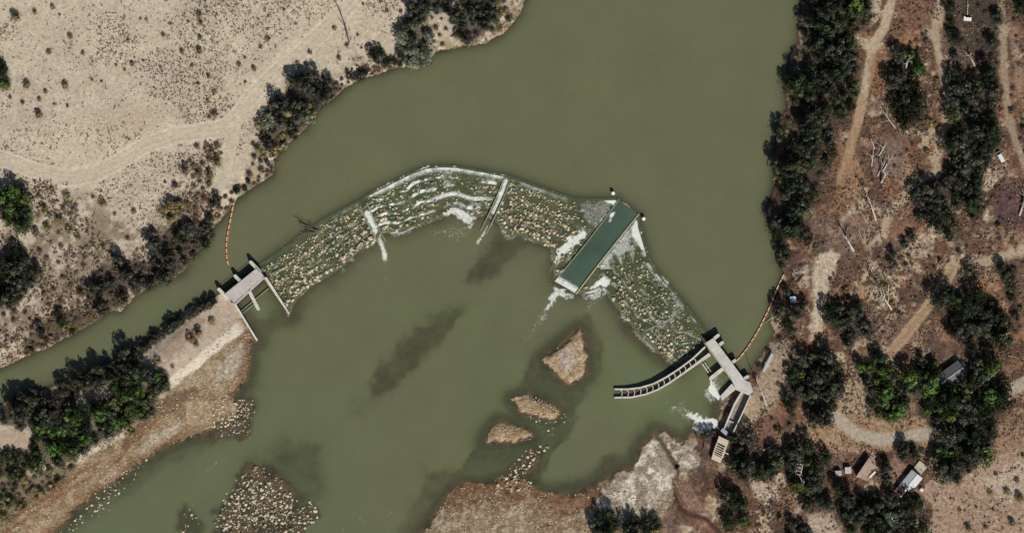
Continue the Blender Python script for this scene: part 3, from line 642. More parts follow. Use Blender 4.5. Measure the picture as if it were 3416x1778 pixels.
def plain_mat(name, colr, rough=0.85, nscale=0.8, lo=0.8, hi=1.15, spec=0.2, obj_rand=0.0, use_tint=False, metallic=0.0, nscale2=None):
    m, n, l, b = new_mat(name, rough, spec)
    b.inputs['Metallic'].default_value = metallic
    geo = nd(n, 'ShaderNodeNewGeometry')
    if use_tint:
        src = nd(n, 'ShaderNodeAttribute', attribute_name='tint').outputs['Color']
    else:
        rgb = nd(n, 'ShaderNodeRGB'); rgb.outputs[0].default_value = (*colr, 1); src = rgb.outputs[0]
    if obj_rand:
        oi = nd(n, 'ShaderNodeObjectInfo')
        hs = nd(n, 'ShaderNodeHueSaturation')
        r = nd(n, 'ShaderNodeMapRange'); r.inputs['To Min'].default_value = 1 - obj_rand; r.inputs['To Max'].default_value = 1 + obj_rand
        l.new(oi.outputs['Random'], r.inputs['Value']); l.new(r.outputs['Result'], hs.inputs['Value'])
        mm = nd(n, 'ShaderNodeMath', operation='FRACT')
        m2 = nd(n, 'ShaderNodeMath', operation='MULTIPLY'); m2.inputs[1].default_value = 7.31
        l.new(oi.outputs['Random'], m2.inputs[0]); l.new(m2.outputs[0], mm.inputs[0])
        r2 = nd(n, 'ShaderNodeMapRange'); r2.inputs['To Min'].default_value = 0.47; r2.inputs['To Max'].default_value = 0.53
        l.new(mm.outputs[0], r2.inputs['Value']); l.new(r2.outputs['Result'], hs.inputs['Hue'])
        l.new(src, hs.inputs['Color']); src = hs.outputs['Color']
    c, f = mul_noise(n, l, src, nscale, lo, hi, geo.outputs['Position'])
    if nscale2: c, f = mul_noise(n, l, c, nscale2, 0.85, 1.12, geo.outputs['Position'])
    l.new(c, b.inputs['Base Color'])
    return m

def water_mat(name, murk, deep_k, foam_scale=0.9):
    """silty water: clear where thin, its own silt colour where deep; white foam by the 'foam' attribute"""
    m, n, l, b = new_mat(name, 0.12, 0.4)
    geo = nd(n, 'ShaderNodeNewGeometry')
    rgb = nd(n, 'ShaderNodeAttribute', attribute_name='tint')
    c, _ = mul_noise(n, l, rgb.outputs['Color'], 0.035, 0.93, 1.06, geo.outputs['Position'], 4, 0.6)
    c, rip = mul_noise(n, l, c, 0.9, 0.92, 1.08, geo.outputs['Position'], 5, 0.8)
    fo = nd(n, 'ShaderNodeAttribute', attribute_name='foam')
    mp = nd(n, 'ShaderNodeMapping')
    l.new(geo.outputs['Position'], mp.inputs['Vector'])
    n1_ = nd(n, 'ShaderNodeTexNoise', Scale=foam_scale, Detail=5, Roughness=0.75, Distortion=1.2)
    l.new(mp.outputs['Vector'], n1_.inputs['Vector'])
    # foam where attr + noise passes one
    ad = nd(n, 'ShaderNodeMath', operation='MULTIPLY_ADD'); ad.inputs[1].default_value = 1.7
    l.new(n1_.outputs['Fac'], ad.inputs[0]); l.new(fo.outputs['Fac'], ad.inputs[2])
    mr = nd(n, 'ShaderNodeMapRange'); mr.inputs['From Min'].default_value = 1.18; mr.inputs['From Max'].default_value = 1.62
    l.new(ad.outputs[0], mr.inputs['Value'])
    gate = nd(n, 'ShaderNodeMapRange'); gate.inputs['From Min'].default_value = 0.02; gate.inputs['From Max'].default_value = 0.3
    l.new(fo.outputs['Fac'], gate.inputs['Value'])
    ff = nd(n, 'ShaderNodeMath', operation='MULTIPLY')
    l.new(mr.outputs['Result'], ff.inputs[0]); l.new(gate.outputs['Result'], ff.inputs[1])
    mx = nd(n, 'ShaderNodeMix', data_type='RGBA')
    l.new(ff.outputs[0], mx.inputs['Factor']); l.new(c, mx.inputs[6]); mx.inputs[7].default_value = (0.64, 0.66, 0.61, 1)
    l.new(mx.outputs[2], b.inputs['Base Color'])
    rr = nd(n, 'ShaderNodeMapRange'); rr.inputs['To Min'].default_value = 0.15; rr.inputs['To Max'].default_value = 0.8
    l.new(ff.outputs[0], rr.inputs['Value']); l.new(rr.outputs['Result'], b.inputs['Roughness'])
    bp = nd(n, 'ShaderNodeBump', Strength=0.2, Distance=0.3)
    l.new(rip, bp.inputs['Height']); l.new(bp.outputs['Normal'], b.inputs['Normal'])
    dp = nd(n, 'ShaderNodeAttribute', attribute_name='depth')
    ex = nd(n, 'ShaderNodeMath', operation='MULTIPLY'); ex.inputs[1].default_value = -deep_k
    l.new(dp.outputs['Fac'], ex.inputs[0])
    e2 = nd(n, 'ShaderNodeMath', operation='EXPONENT'); l.new(ex.outputs[0], e2.inputs[0])
    om = nd(n, 'ShaderNodeMath', operation='SUBTRACT'); om.inputs[0].default_value = 1; l.new(e2.outputs[0], om.inputs[1])
    mxx = nd(n, 'ShaderNodeMath', operation='MAXIMUM'); l.new(om.outputs[0], mxx.inputs[0]); l.new(ff.outputs[0], mxx.inputs[1])
    l.new(mxx.outputs[0], b.inputs['Alpha'])
    return m

MURK = np.array((0.122, 0.1275, 0.069))
M_GROUND = ground_mat()
M_WATER = water_mat('river_water', MURK, 1.75)
M_WHITEWATER = water_mat('rapids_water', MURK, 1.75, 2.3)
M_CONC = plain_mat('concrete', (0.50, 0.465, 0.415), 0.85, 0.25, 0.8, 1.1, nscale2=1.2)
M_CONC_PALE = plain_mat('pale_concrete', (0.55, 0.515, 0.45), 0.85, 0.3, 0.76, 1.12, nscale2=1.3)
M_DECK = plain_mat('deck_concrete', (0.455, 0.415, 0.385), 0.8, 0.22, 0.86, 1.07, nscale2=0.9)
M_DECK2 = plain_mat('grey_deck_concrete', (0.50, 0.485, 0.435), 0.8, 0.22, 0.84, 1.07, nscale2=0.9)
M_MOSS = plain_mat('mossy_concrete', (0.055, 0.075, 0.042), 0.7, 0.6, 0.7, 1.3, nscale2=2.5)
M_MOSSWALL = plain_mat('weathered_wall', (0.22, 0.225, 0.15), 0.8, 0.6, 0.75, 1.2, nscale2=2.5)
M_STEEL = plain_mat('galvanised_steel', (0.42, 0.43, 0.44), 0.45, 2.0, 0.85, 1.1, 0.5)
M_DARKSTEEL = plain_mat('dark_steel', (0.06, 0.06, 0.055), 0.6, 2.0, 0.8, 1.2)
M_FLOAT = plain_mat('rusty_orange_float', (0.40, 0.15, 0.065), 0.7, 0.8, 0.7, 1.3, obj_rand=0.12)
M_FLOATTOP = plain_mat('pale_float_top', (0.55, 0.40, 0.28), 0.75, 1.2, 0.8, 1.2)  # paler strip along the top of each float
M_BARK = plain_mat('bark', (0.10, 0.078, 0.06), 0.95, 2.0, 0.7, 1.3)
M_DEAD = plain_mat('bleached_wood', (0.46, 0.40, 0.345), 0.9, 1.2, 0.7, 1.2)
M_DEADDARK = plain_mat('dark_deadwood', (0.115, 0.085, 0.07), 0.9, 1.2, 0.7, 1.3)
M_ROCK = plain_mat('river_rock', (0.4, 0.34, 0.26), 0.9, 1.6, 0.75, 1.2, use_tint=True)
M_ROCKS = [plain_mat('boulder_%s' % nm, c_, 0.9, 1.6, 0.75, 1.2, obj_rand=0.18) for nm, c_ in (('buff', (0.49, 0.425, 0.30)), ('brown', (0.27, 0.195, 0.125)), ('mossy', (0.25, 0.245, 0.15)))]
M_SCRUB = plain_mat('dry_scrub', (0.2, 0.16, 0.1), 0.95, 2.0, 0.8, 1.2, use_tint=True)

LEAF = {
  'dark': (0.058, 0.062, 0.045), 'deep': (0.038, 0.054, 0.028), 'green': (0.062, 0.100, 0.028), 'mid': (0.064, 0.076, 0.035), 'sage': (0.130, 0.140, 0.095), 'olive': (0.185, 0.148, 0.068),
  'brush': (0.145, 0.108, 0.076), 'red': (0.16, 0.082, 0.062), 'purple': (0.088, 0.066, 0.062), 'grey': (0.150, 0.135, 0.115), 'yellow': (0.155, 0.130, 0.060),
}
def leaf_mat(k):
    m = plain_mat('leaves_' + k, LEAF[k], 0.85, 1.1, 0.75, 1.3, 0.04, obj_rand=0.25)
    n, l = m.node_tree.nodes, m.node_tree.links
    b = n['Principled BSDF']; src = b.inputs['Base Color'].links[0].from_socket
    at = nd(n, 'ShaderNodeAttribute', attribute_name='tint'); v = nd(n, 'ShaderNodeVectorMath', operation='MULTIPLY')
    l.new(src, v.inputs[0]); l.new(at.outputs['Color'], v.inputs[1]); l.new(v.outputs['Vector'], b.inputs['Base Color'])
    return m
M_LEAF = {k: leaf_mat(k) for k in LEAF}

# ------------------------------------------------------------------ ground and water
V = np.stack([X.ravel(), Y.ravel(), h.ravel()], 1)
gm = np_mesh('ground', V, grid_faces(), M_GROUND, True, col.reshape(-1, 3))
add_float(gm, 'grit', grit.ravel())
tag(link('ground', gm), kind='structure')

def terrain_z(px, py):
    x, y = (px - 1708) * S, (889 - py) * S
    i = int(np.clip(np.searchsorted(GX, x) - 1, 0, len(GX) - 2)); j = int(np.clip(np.searchsorted(GY, y) - 1, 0, len(GY) - 2))
    u = (x - GX[i]) / (GX[i + 1] - GX[i]); v = (y - GY[j]) / (GY[j + 1] - GY[j])
    u, v = min(max(u, 0), 1), min(max(v, 0), 1)
    return float((h[j, i] * (1 - u) + h[j, i + 1] * u) * (1 - v) + (h[j + 1, i] * (1 - u) + h[j + 1, i + 1] * u) * v)

def tz_arr(x, y):
    i = np.clip(np.searchsorted(GX, x) - 1, 0, len(GX) - 2); j = np.clip(np.searchsorted(GY, y) - 1, 0, len(GY) - 2)
    u = (x - GX[i]) / (GX[i + 1] - GX[i]); v = (y - GY[j]) / (GY[j + 1] - GY[j])
    return (h[j, i] * (1 - u) + h[j, i + 1] * u) * (1 - v) + (h[j + 1, i] * (1 - u) + h[j + 1, i + 1] * u) * v

def fpatch(poly, soft, amt, rag=5):
    qx, qy = PX + (n3 - 0.5) * rag * 4, PY + (n5 - 0.5) * rag * 4
    d = seg_dist(poly, qx, qy, True) * np.where(inside(poly, qx, qy), 1, -1)
    return sstep(-soft, soft, d) * amt
def fstrip(line, half, soft, amt, rag=2):
    d = seg_dist(line, PX + (n3 - 0.5) * rag * 4, PY + (n5 - 0.5) * rag * 4)
    return sstep(half + soft, half - soft, d) * amt

foam = np.zeros_like(X)
def F(a):
    global foam
    foam = np.maximum(foam, a)
# tails of white water below the dam
F(fstrip([(1268, 800), (1280, 840), (1284, 862)], 8, 8, 0.85))
F(fstrip([(1640, 740), (1612, 780), (1594, 812)], 5, 6, 0.7))
F(fpatch([(1842, 948), (1925, 985), (1900, 1000), (1870, 985), (1850, 1015), (1830, 1040), (1812, 1030), (1838, 980)], 9, 0.72, 8))
F(fstrip([(1850, 1000), (1825, 1040), (1805, 1065)], 7, 12, 0.5, 6))
F(fpatch([(1945, 985), (2010, 955), (2030, 975), (2005, 990), (1955, 1000)], 10, 0.62, 8))
F(fpatch([(1850, 855), (1885, 840), (1905, 850), (1870, 880), (1845, 880)], 7, 0.8, 5))
F(fpatch([(1480, 690), (1540, 690), (1590, 725), (1570, 760), (1545, 745), (1520, 715), (1480, 720)], 7, 0.75, 6))
F(fpatch([(2370, 1268), (2402, 1312), (2400, 1338), (2380, 1322), (2362, 1300)], 5, 1.1, 3))
F(fpatch([(2355, 1290), (2385, 1330), (2400, 1345), (2370, 1340), (2345, 1315)], 9, 0.6, 6))
F(fpatch([(2290, 1375), (2340, 1385), (2395, 1400), (2398, 1430), (2350, 1455), (2320, 1430)], 10, 0.85, 8))
F(fpatch([(2320, 1392), (2385, 1398), (2375, 1440), (2335, 1445)], 8, 1.15, 6))
F(fstrip([(2310, 1395), (2280, 1365), (2275, 1340)], 8, 12, 0.42, 8))
F(fstrip([(806, 1044), (843, 1010)], 3, 4, 0.65, 1))
F(fstrip([(1830, 1030), (1800, 1070), (1755, 1125)], 8, 20, 0.38, 8)); F(fstrip([(1284, 860), (1292, 940)], 4, 14, 0.38, 8)); F(fstrip([(1596, 810), (1560, 890)], 4, 16, 0.38, 8))
F(fstrip([(2000, 985), (1960, 1030)], 10, 18, 0.36, 8)); F(fstrip([(2340, 1420), (2270, 1370), (2230, 1350)], 14, 26, 0.40, 10)); F(fpatch([(1400, 770), (1600, 730), (1560, 800), (1450, 800)], 20, 0.30, 10))
F(fstrip([(690, 1568), (740, 1535), (775, 1520)], 2, 5, 0.42, 6))
for bx, by in ((1215, 1745), (1240, 1760), (1290, 1720), (1200, 1730), (1140, 1770)):
    F(fstrip([(bx, by), (bx + 14, by - 6)], 3, 7, 0.42, 6))
toe_wet = sstep(4.5, 0.5, dToe) * inD
F(toe_wet * (0.12 + 0.42 * sstep(0.5, 0.64, n2)))

def water_sheet(name, mask, z, depth, tint, wmat=None):
    m = mask.copy()
    f = grid_faces(m)
    used = np.unique(f); remap = np.full(X.size, -1); remap[used] = np.arange(len(used))
    zz = np.broadcast_to(z, X.shape).ravel()
    me = np_mesh(name, np.stack([X.ravel()[used], Y.ravel()[used], zz[used]], 1), remap[f], wmat or M_WATER, True, np.broadcast_to(tint, X.shape + (3,)).reshape(-1, 3)[used])
    add_float(me, 'depth', depth.ravel()[used]); add_float(me, 'foam', foam.ravel()[used])
    return tag(link(name, me), kind='structure')

def dilate(m, k):
    m = m.copy()
    for _ in range(k):
        a = m.copy()
        a[1:] |= m[:-1]; a[:-1] |= m[1:]; a[:, 1:] |= m[:, :-1]; a[:, :-1] |= m[:, 1:]
        m = a
    return m
tw = mixc(np.zeros(X.shape + (3,)) + MURK, MURK * (1.02, 0.99, 0.97), sstep(0.42, 0.6, n1))
tw = mixc(tw, MURK * (0.97, 1.06, 0.97), sstep(0.4, 0.7, fbm(X, Y, 50, 301)) * (PY > 1000))
tw = mixc(tw, MURK * (0.92, 1.03, 1.0), sstep(1500, 1000, PX) * (PY > 1300) * 0.6)
noUp = inDam | inChute | inside(P2([(700, 900), (900, 830), (1000, 1060), (850, 1150)]), X, Y) & ~inU
mU = dilate(inU, 2) & ~noUp
water_sheet('river_upstream', mU & (dilate(inU, 3)), 2.0, np.where(inU, 2.0 - h, 0.02), tw)
islz = dilate(isl_m, 4)
near_st = inside(P2([(2340, 1130), (2520, 1180), (2520, 1330), (2450, 1460), (2410, 1460), (2405, 1330), (2330, 1200)]), X, Y)
mD = dilate(inD | isl_m | (ditch > 0.3), 2) & ~(inU) & ~inChute
depD = np.where(h < 0, -h, 0.02)
depD = np.where(inDam | near_st, 1.5, depD)
water_sheet('river_downstream', mD, 0.0, depD, tw)
# the sheet that runs down over the rock ramp
fo_keep = foam
row = np.sin(tDam * 5.2 * 2 * math.pi + (n2 - 0.5) * 6)
zoneA = sstep(1200, 1260, PX) * sstep(1720, 1660, PX)                     # strong spill in the middle of the arch
zoneL = sstep(1230, 1180, PX)
zoneM = sstep(1700, 1740, PX) * sstep(1930, 1880, PX)
foamD = 0.60 * sstep(0.0, 0.9, row) * (0.58 + 0.5 * zoneA) * (0.25 + 1.5 * n5) * (0.35 + 0.9 * sstep(0.36, 0.60, n3 * 0.5 + n2 * 0.5))
foamD = np.maximum(foamD, sstep(0.20, 0.05, tDam) * (0.72 * zoneA + 0.5 * zoneM + 0.40 * zoneL * sstep(980, 1120, PX)) * (0.75 + 0.5 * n3))
foamD = np.maximum(foamD, 0.52 * sstep(0.42, 0.6, n2) * sstep(1380, 1480, PX) * sstep(1700, 1640, PX))
foamD = np.maximum(foamD, 0.75 * sstep(0.09, 0.02, np.abs(tDam - 0.62)) * sstep(1330, 1480, PX) * sstep(1700, 1600, PX))
rightz = (PX > 2000) & (PY > 700)
foamD = np.where(rightz, np.maximum(foamD, 0.66 * sstep(0.16, 0.04, tDam) * sstep(0.40, 0.55, n2 * 0.5 + n3 * 0.5)), foamD)
foamD = np.where(rightz & (PY < 900), np.maximum(foamD, 0.62 * sstep(0.42, 0.58, n2)), foamD)
foamD = np.where(rightz, np.maximum(foamD, 0.50 * sstep(0.0, 0.9, row) * sstep(0.38, 0.58, n3)), foamD)
foamD = np.maximum(foamD, np.where(rightz, fstrip([(2270, 1010), (2240, 1060), (2190, 1090), (2150, 1110)], 10, 16, 0.6, 8), 0))
foamD = np.maximum(foamD, fpatch([(1930, 672), (2050, 672), (2040, 700), (1985, 770), (1960, 740)], 10, 0.46, 8))
foamD = np.maximum(foamD, fpatch([(2070, 640), (2000, 664), (2050, 690), (2062, 676)], 4, 0.9, 3))
foamD = np.maximum(foamD, fpatch([(1850, 830), (1950, 760), (1960, 780), (1860, 880)], 7, 0.85, 6))
foamD = np.maximum(foamD, fpatch([(2100, 760), (2130, 730), (2150, 800), (2160, 850), (2130, 830)], 6, 0.9, 5))
foamD = np.maximum(foamD, fpatch([(1940, 985), (2010, 920), (2040, 930), (2010, 970)], 7, 0.85, 6))
SLOT1 = [(1212, 682), (1224, 712), (1248, 760), (1276, 812), (1284, 850)]
SLOT2 = [(1690, 604), (1672, 650), (1644, 712), (1612, 775), (1594, 810)]
foamD = np.maximum(foamD, fstrip(SLOT1[1:], 10, 6, 0.80, 2.5)); foamD = np.maximum(foamD, fstrip(SLOT2, 9, 6, 0.74, 2.5))
foam = foamD
tint_d = mixc(np.zeros(X.shape + (3,)) + (0.098, 0.120, 0.055), (0.048, 0.082, 0.040), sstep(0.45, 0.62, n2))
ramp_depth = 0.28 + 0.5 * (0.4 + 0.6 * np.maximum(zoneA, rightz * 0.7)) * sstep(0.35, 0.6, n3)
mDam = dilate(inDam, 1) & ~inChute & ~inU
water_sheet('rapids_over_dam', mDam & dilate(inDam, 1), np.where(inDam, h + 0.10, h + 0.02), ramp_depth, tint_d, M_WHITEWATER)
foam = fo_keep

# ------------------------------------------------------------------ rocks
def ico(sub, seed, flat=0.75, rag=0.28):
    bm = bmesh.new(); bmesh.ops.create_icosphere(bm, subdivisions=sub, radius=1)
    r = random.Random(seed)
    dirs = [Vector((r.gauss(0, 1), r.gauss(0, 1), r.gauss(0, 1))).normalized() for _ in range(7)]
    for v in bm.verts:
        k = 1.0
        for d in dirs:
            t = v.co.dot(d)
            if t > 0.72: k = min(k, 0.72 / t + 0.04)
        v.co *= k * (1 + r.uniform(-rag, rag) * 0.4)
        v.co.z *= flat
    v = np.array([w.co for w in bm.verts]); f = np.array([[x.index for x in p.verts] for p in bm.faces])
    bm.free(); return v, f
ROCK1 = [ico(1, s) for s in range(8)]
ROCK2 = [ico(2, 50 + s) for s in range(6)]

def scatter(name, bases, pos, rad, cols, mat, parent=None, zsq=None, jitter=0.0):
    vs, fs, cs, off = [], [], [], 0
    for k, (bv, bf) in enumerate(bases):
        idx = np.arange(k, len(pos), len(bases))
        if not len(idx): continue
        a = RNG.uniform(0, 2 * math.pi, len(idx))
        ca, sa = np.cos(a), np.sin(a)
        el = RNG.uniform(0.75, 1.35, len(idx))
        bx = bv[None, :, 0] * el[:, None]; by = bv[None, :, 1] / el[:, None]
        x = (bx * ca[:, None] - by * sa[:, None]) * rad[idx, None]; y = (bx * sa[:, None] + by * ca[:, None]) * rad[idx, None]
        z = bv[None, :, 2] * rad[idx, None]
        v = np.stack([x, y, z], -1) + pos[idx][:, None, :]
        n = bv.shape[0]
        vs.append(v.reshape(-1, 3)); fs.append((bf[None] + (np.arange(len(idx)) * n)[:, None, None] + off).reshape(-1, bf.shape[1]))
        cs.append(np.repeat(cols[idx], n, 0)); off += n * len(idx)
    me = np_mesh(name, np.concatenate(vs), np.concatenate(fs), mat, False, np.concatenate(cs))
    return link(name, me, parent)

def sample_poly(poly, n, seed):
    r = np.random.default_rng(seed); p = np.asarray(poly, float)
    lo, hi = p.min(0), p.max(0); out = []
    while sum(len(o) for o in out) < n:
        q = r.uniform(lo, hi, (n * 2, 2)); out.append(q[inside(poly, q[:, 0], q[:, 1])])
    return np.concatenate(out)[:n]

BOULDERS = [np_mesh('boulder', v, f, M_ROCKS[[0, 0, 1, 2, 0, 1][k]]) for k, (v, f) in enumerate(ROCK2)]

# ------------------------------------------------------------------ the dam
dam = tag(empty('diversion_dam', W(1500, 640, 0)), 'long arched low dam of boulders stepping down across the olive river', 'dam')
def child(name, me, root):
    o = link(name, me, root)
    o.matrix_parent_inverse = Matrix.Translation(-Vector(root.location))
    return o
bm = bmesh.new(); wall(bm, P2(CREST_L), 1.3, -1.5, 2.06); child('crest', bm_mesh('crest', bm, M_MOSS), dam)
bm = bmesh.new(); wall(bm, P2(CREST_R), 1.3, -1.5, 2.06); child('crest', bm_mesh('crest', bm, M_MOSS), dam)
for sl, wd in ((SLOT1, 3.4), (SLOT2, 3.0)):        # two low slots with concrete cheeks that pass the white water
    for s in (-1, 1):
        q = P2(sl[:4]); d = (q[-1] - q[0]); d /= np.linalg.norm(d); nn = np.array((-d[1], d[0])) * s * wd * 0.55
        bm = bmesh.new(); wall(bm, q + nn, 0.55, -1.0, [2.1, 1.7, 1.0, 0.5]); child('slot_wall', bm_mesh('slot_wall', bm, M_MOSSWALL, 0.03), dam)

def dam_t(px, py):
    x, y = (px - 1708) * S, (889 - py) * S
    a = np.minimum(seg_dist(P2(CREST_L), x, y), seg_dist(P2(CREST_R), x, y))
    b = np.minimum(seg_dist(P2(TOE_L), x, y), seg_dist(P2(TOE_R + [(2265, 1225), (2308, 1194), (2340, 1165)]), x, y))
    return a, b
pts = np.concatenate([sample_poly(DAM_L, 15000, 1), sample_poly(DAM_R, 4200, 2)])
a_, b_ = dam_t(pts[:, 0], pts[:, 1]); t_ = a_ / (a_ + b_ + 1e-6)
xx, yy = (pts[:, 0] - 1708) * S, (889 - pts[:, 1]) * S
rown = np.sin(t_ * 5.2 * 2 * math.pi + (fbm(xx, yy, 9, 102) - 0.5) * 6 + math.pi)
fo_at = np.interp(0, [0, 1], [0, 1]) + foamD[np.clip(np.searchsorted(GY, yy), 0, len(GY) - 1), np.clip(np.searchsorted(GX, xx), 0, len(GX) - 1)]
zA = sstep(1230, 1330, pts[:, 0]) * sstep(1720, 1660, pts[:, 0])
left_dry = sstep(1220, 1150, pts[:, 0])
prob = (0.16 + 0.62 * sstep(-0.2, 0.8, rown)) * (0.45 + 0.9 * fbm(xx, yy, 5, 140, 3)) * (1 - 0.62 * zA) * sstep(1.3, 2.2, a_ - 0.4 * left_dry) * (1 - np.clip(fo_at * 1.0, 0, 0.95))
prob = np.where((pts[:, 0] > 1760) & (pts[:, 0] < 1910), prob * 1.1, prob)
for sl in (SLOT1, SLOT2): prob *= seg_dist(sl, pts[:, 0], pts[:, 1]) > 14
prob = np.where((pts[:, 0] > 1925) & (pts[:, 0] < 2060), prob * 0.15, prob)
prob = np.where((pts[:, 0] > 1990) & (pts[:, 1] < 880) & (pts[:, 1] > 720), prob * 0.35, prob)
keep = RNG.random(len(pts)) < prob
pts, a_, t_, xx, yy = pts[keep], a_[keep], t_[keep], xx[keep], yy[keep]
rad = (0.2 + 0.5 * RNG.random(len(pts)) ** 2.0) * (0.85 + 0.35 * t_)
order = np.argsort(-rad)[:300]; rest = np.setdiff1d(np.arange(len(pts)), order)
zz = tz_arr(xx, yy)
pal = np.array([(0.54, 0.48, 0.345), (0.44, 0.385, 0.26), (0.29, 0.205, 0.13), (0.20, 0.20, 0.11), (0.33, 0.31, 0.20), (0.62, 0.56, 0.43)])
def rock_cols(n, w):
    c = pal[RNG.choice(len(pal), n, p=w)]
    return c * RNG.uniform(0.8, 1.2, (n, 1))
wts = [0.17, 0.16, 0.16, 0.28, 0.19, 0.04]
for i in order:
    o = link('boulder', BOULDERS[RNG.integers(0, 6)], dam, rot=(0, 0, RNG.uniform(0, 6.28)), scale=[rad[i] * 1.25 * RNG.uniform(0.85, 1.15) for _ in range(3)])
    o.location = Vector((xx[i], yy[i], zz[i] + rad[i] * 0.35)) - Vector(dam.location)
o = scatter('boulder_ramp', ROCK1, np.stack([xx, yy, zz + rad * 0.3], 1)[rest], rad[rest] * 1.15, rock_cols(len(rest), wts), M_ROCK)
o.parent = dam; o.matrix_parent_inverse = Matrix.Translation(-Vector(dam.location)); tag(o, kind='stuff')

# boulders standing in the river, and pebbles on the bars
FIELDS = [  # outline, count, radius range, big share, where
  ([(866, 1541), (894, 1577), (945, 1604), (968, 1640), (1000, 1679), (1031, 1643), (1058, 1670), (1062, 1733), (1035, 1790), (705, 1790), (709, 1740), (727, 1693), (780, 1600), (830, 1560)], 900, (0.24, 0.78), 'pale boulder standing in the shallow rapids at the bottom of the frame', 'boulders in the shallow rapids'),
  ([(738, 1313), (790, 1330), (850, 1330), (860, 1380), (830, 1450), (760, 1470), (700, 1450), (680, 1410)], 330, (0.22, 0.7), 'pale boulder in the water off the point of the gravel bar', 'boulders off the gravel bar point'),
  ([(600, 1790), (610, 1700), (650, 1680), (680, 1740), (670, 1790)], 34, (0.35, 0.9), 'pale boulder in the small cluster beside the rapids', 'boulders in the small mid-river cluster'),
  ([(180, 1790), (300, 1660), (430, 1560), (520, 1510), (480, 1570), (420, 1640), (360, 1720), (260, 1790)], 190, (0.3, 0.7), 'pale boulder along the water edge of the long brown gravel bar', 'boulders along the lower gravel bar'),
  ([(1690, 1560), (1750, 1500), (1800, 1480), (1830, 1490), (1790, 1530), (1760, 1590), (1790, 1650), (1700, 1650), (1650, 1620), (1670, 1580)], 200, (0.3, 0.85), 'brown boulder in the rocky tongue north of the bottom bar', 'boulders in the rocky tongue'),
  ([(1740, 1370), (1800, 1385), (1870, 1370), (1915, 1400), (1900, 1420), (1850, 1410), (1840, 1460), (1770, 1410)], 80, (0.25, 0.65), 'small boulder in the shallows beside the middle island', 'boulders beside the middle island'),
]
all_pos, all_rad, all_f = [], [], []
for k, (poly, n, rr, lab, grp) in enumerate(FIELDS):
    q = sample_poly(poly, n * 2, 20 + k)
    c = np.asarray(poly).mean(0)
    d = np.minimum(seg_dist(poly, q[:, 0], q[:, 1], True) / 60, 1)
    q = q[RNG.random(len(q)) < (0.22 + 0.78 * d) * (0.5 + 0.8 * fbm(q[:, 0] * S, q[:, 1] * S, 5, 77, 2))][:n]
    all_pos.append(q); all_rad.append(rr[0] + (rr[1] - rr[0]) * RNG.random(len(q)) ** 2.8); all_f.append(np.full(len(q), k))
q = np.concatenate(all_pos); rad = np.concatenate(all_rad); fk = np.concatenate(all_f)
xx, yy = (q[:, 0] - 1708) * S, (889 - q[:, 1]) * S
zz = np.maximum(tz_arr(xx, yy), -0.25)
order = np.argsort(-rad)[:260]; rest = np.setdiff1d(np.arange(len(q)), order)
for i in order:
    bk = int(RNG.choice([0, 1, 3, 4, 2, 0]))
    o = link('boulder', BOULDERS[bk], None, (xx[i], yy[i], zz[i] + rad[i] * 0.25), (0, 0, RNG.uniform(0, 6.28)), [rad[i] * 1.15 * RNG.uniform(0.85, 1.2) for _ in range(3)])
    words_ = FIELDS[fk[i]][3].split(' ', 2)
    lab = ('large ' if rad[i] > np.quantile(rad[order], 0.66) else 'mid-sized ' if rad[i] > np.quantile(rad[order], 0.33) else 'small ') + {0: 'pale buff', 1: 'pale buff', 4: 'pale buff', 2: 'brown', 5: 'brown', 3: 'olive grey'}[bk] + ' boulder ' + words_[2]
    tag(o, lab, 'boulder', lab.replace('boulder', 'boulders'))
o = scatter('river_cobbles', ROCK1, np.stack([xx, yy, zz + rad * 0.15], 1)[rest], rad[rest] * 1.1, rock_cols(len(rest), [0.34, 0.28, 0.1, 0.03, 0.1, 0.15]), M_ROCK)
tag(o, 'small pale cobbles strewn between the boulders in the river', 'cobbles', kind='stuff')
# gravel on the bars and islands
gp = np.concatenate([sample_poly(BARL, 4600, 31), sample_poly(BARB, 12000, 32), sample_poly(ISLAND_A, 260, 33), sample_poly(ISLAND_B, 420, 34), sample_poly(ISLAND_C, 300, 35),
    sample_poly([(2403, 1335), (2436, 1318), (2452, 1340), (2420, 1410), (2405, 1405)], 160, 36), sample_poly([(730, 1100), (820, 1090), (840, 1110), (600, 1310), (570, 1270)], 420, 37)])
gp = gp[(gp[:, 0] > -20) & (gp[:, 1] < 1800)]
xx, yy = (gp[:, 0] - 1708) * S, (889 - gp[:, 1]) * S
kp = (fbm(xx, yy, 6, 88, 3) > 0.40) & (seg_dist(DITCH, gp[:, 0], gp[:, 1]) > 14)
gp, xx, yy = gp[kp], xx[kp], yy[kp]
zz = tz_arr(xx, yy); kp = zz > -0.1; xx, yy, zz = xx[kp], yy[kp], zz[kp]
rad = 0.12 + 0.40 * RNG.random(len(xx)) ** 3
o = scatter('gravel', ROCK1, np.stack([xx, yy, zz + rad * 0.1], 1), rad, rock_cols(len(xx), [0.22, 0.26, 0.26, 0.04, 0.16, 0.06]), M_ROCK)
tag(o, 'loose buff and brown gravel on the river bars and islands', 'gravel', kind='stuff')

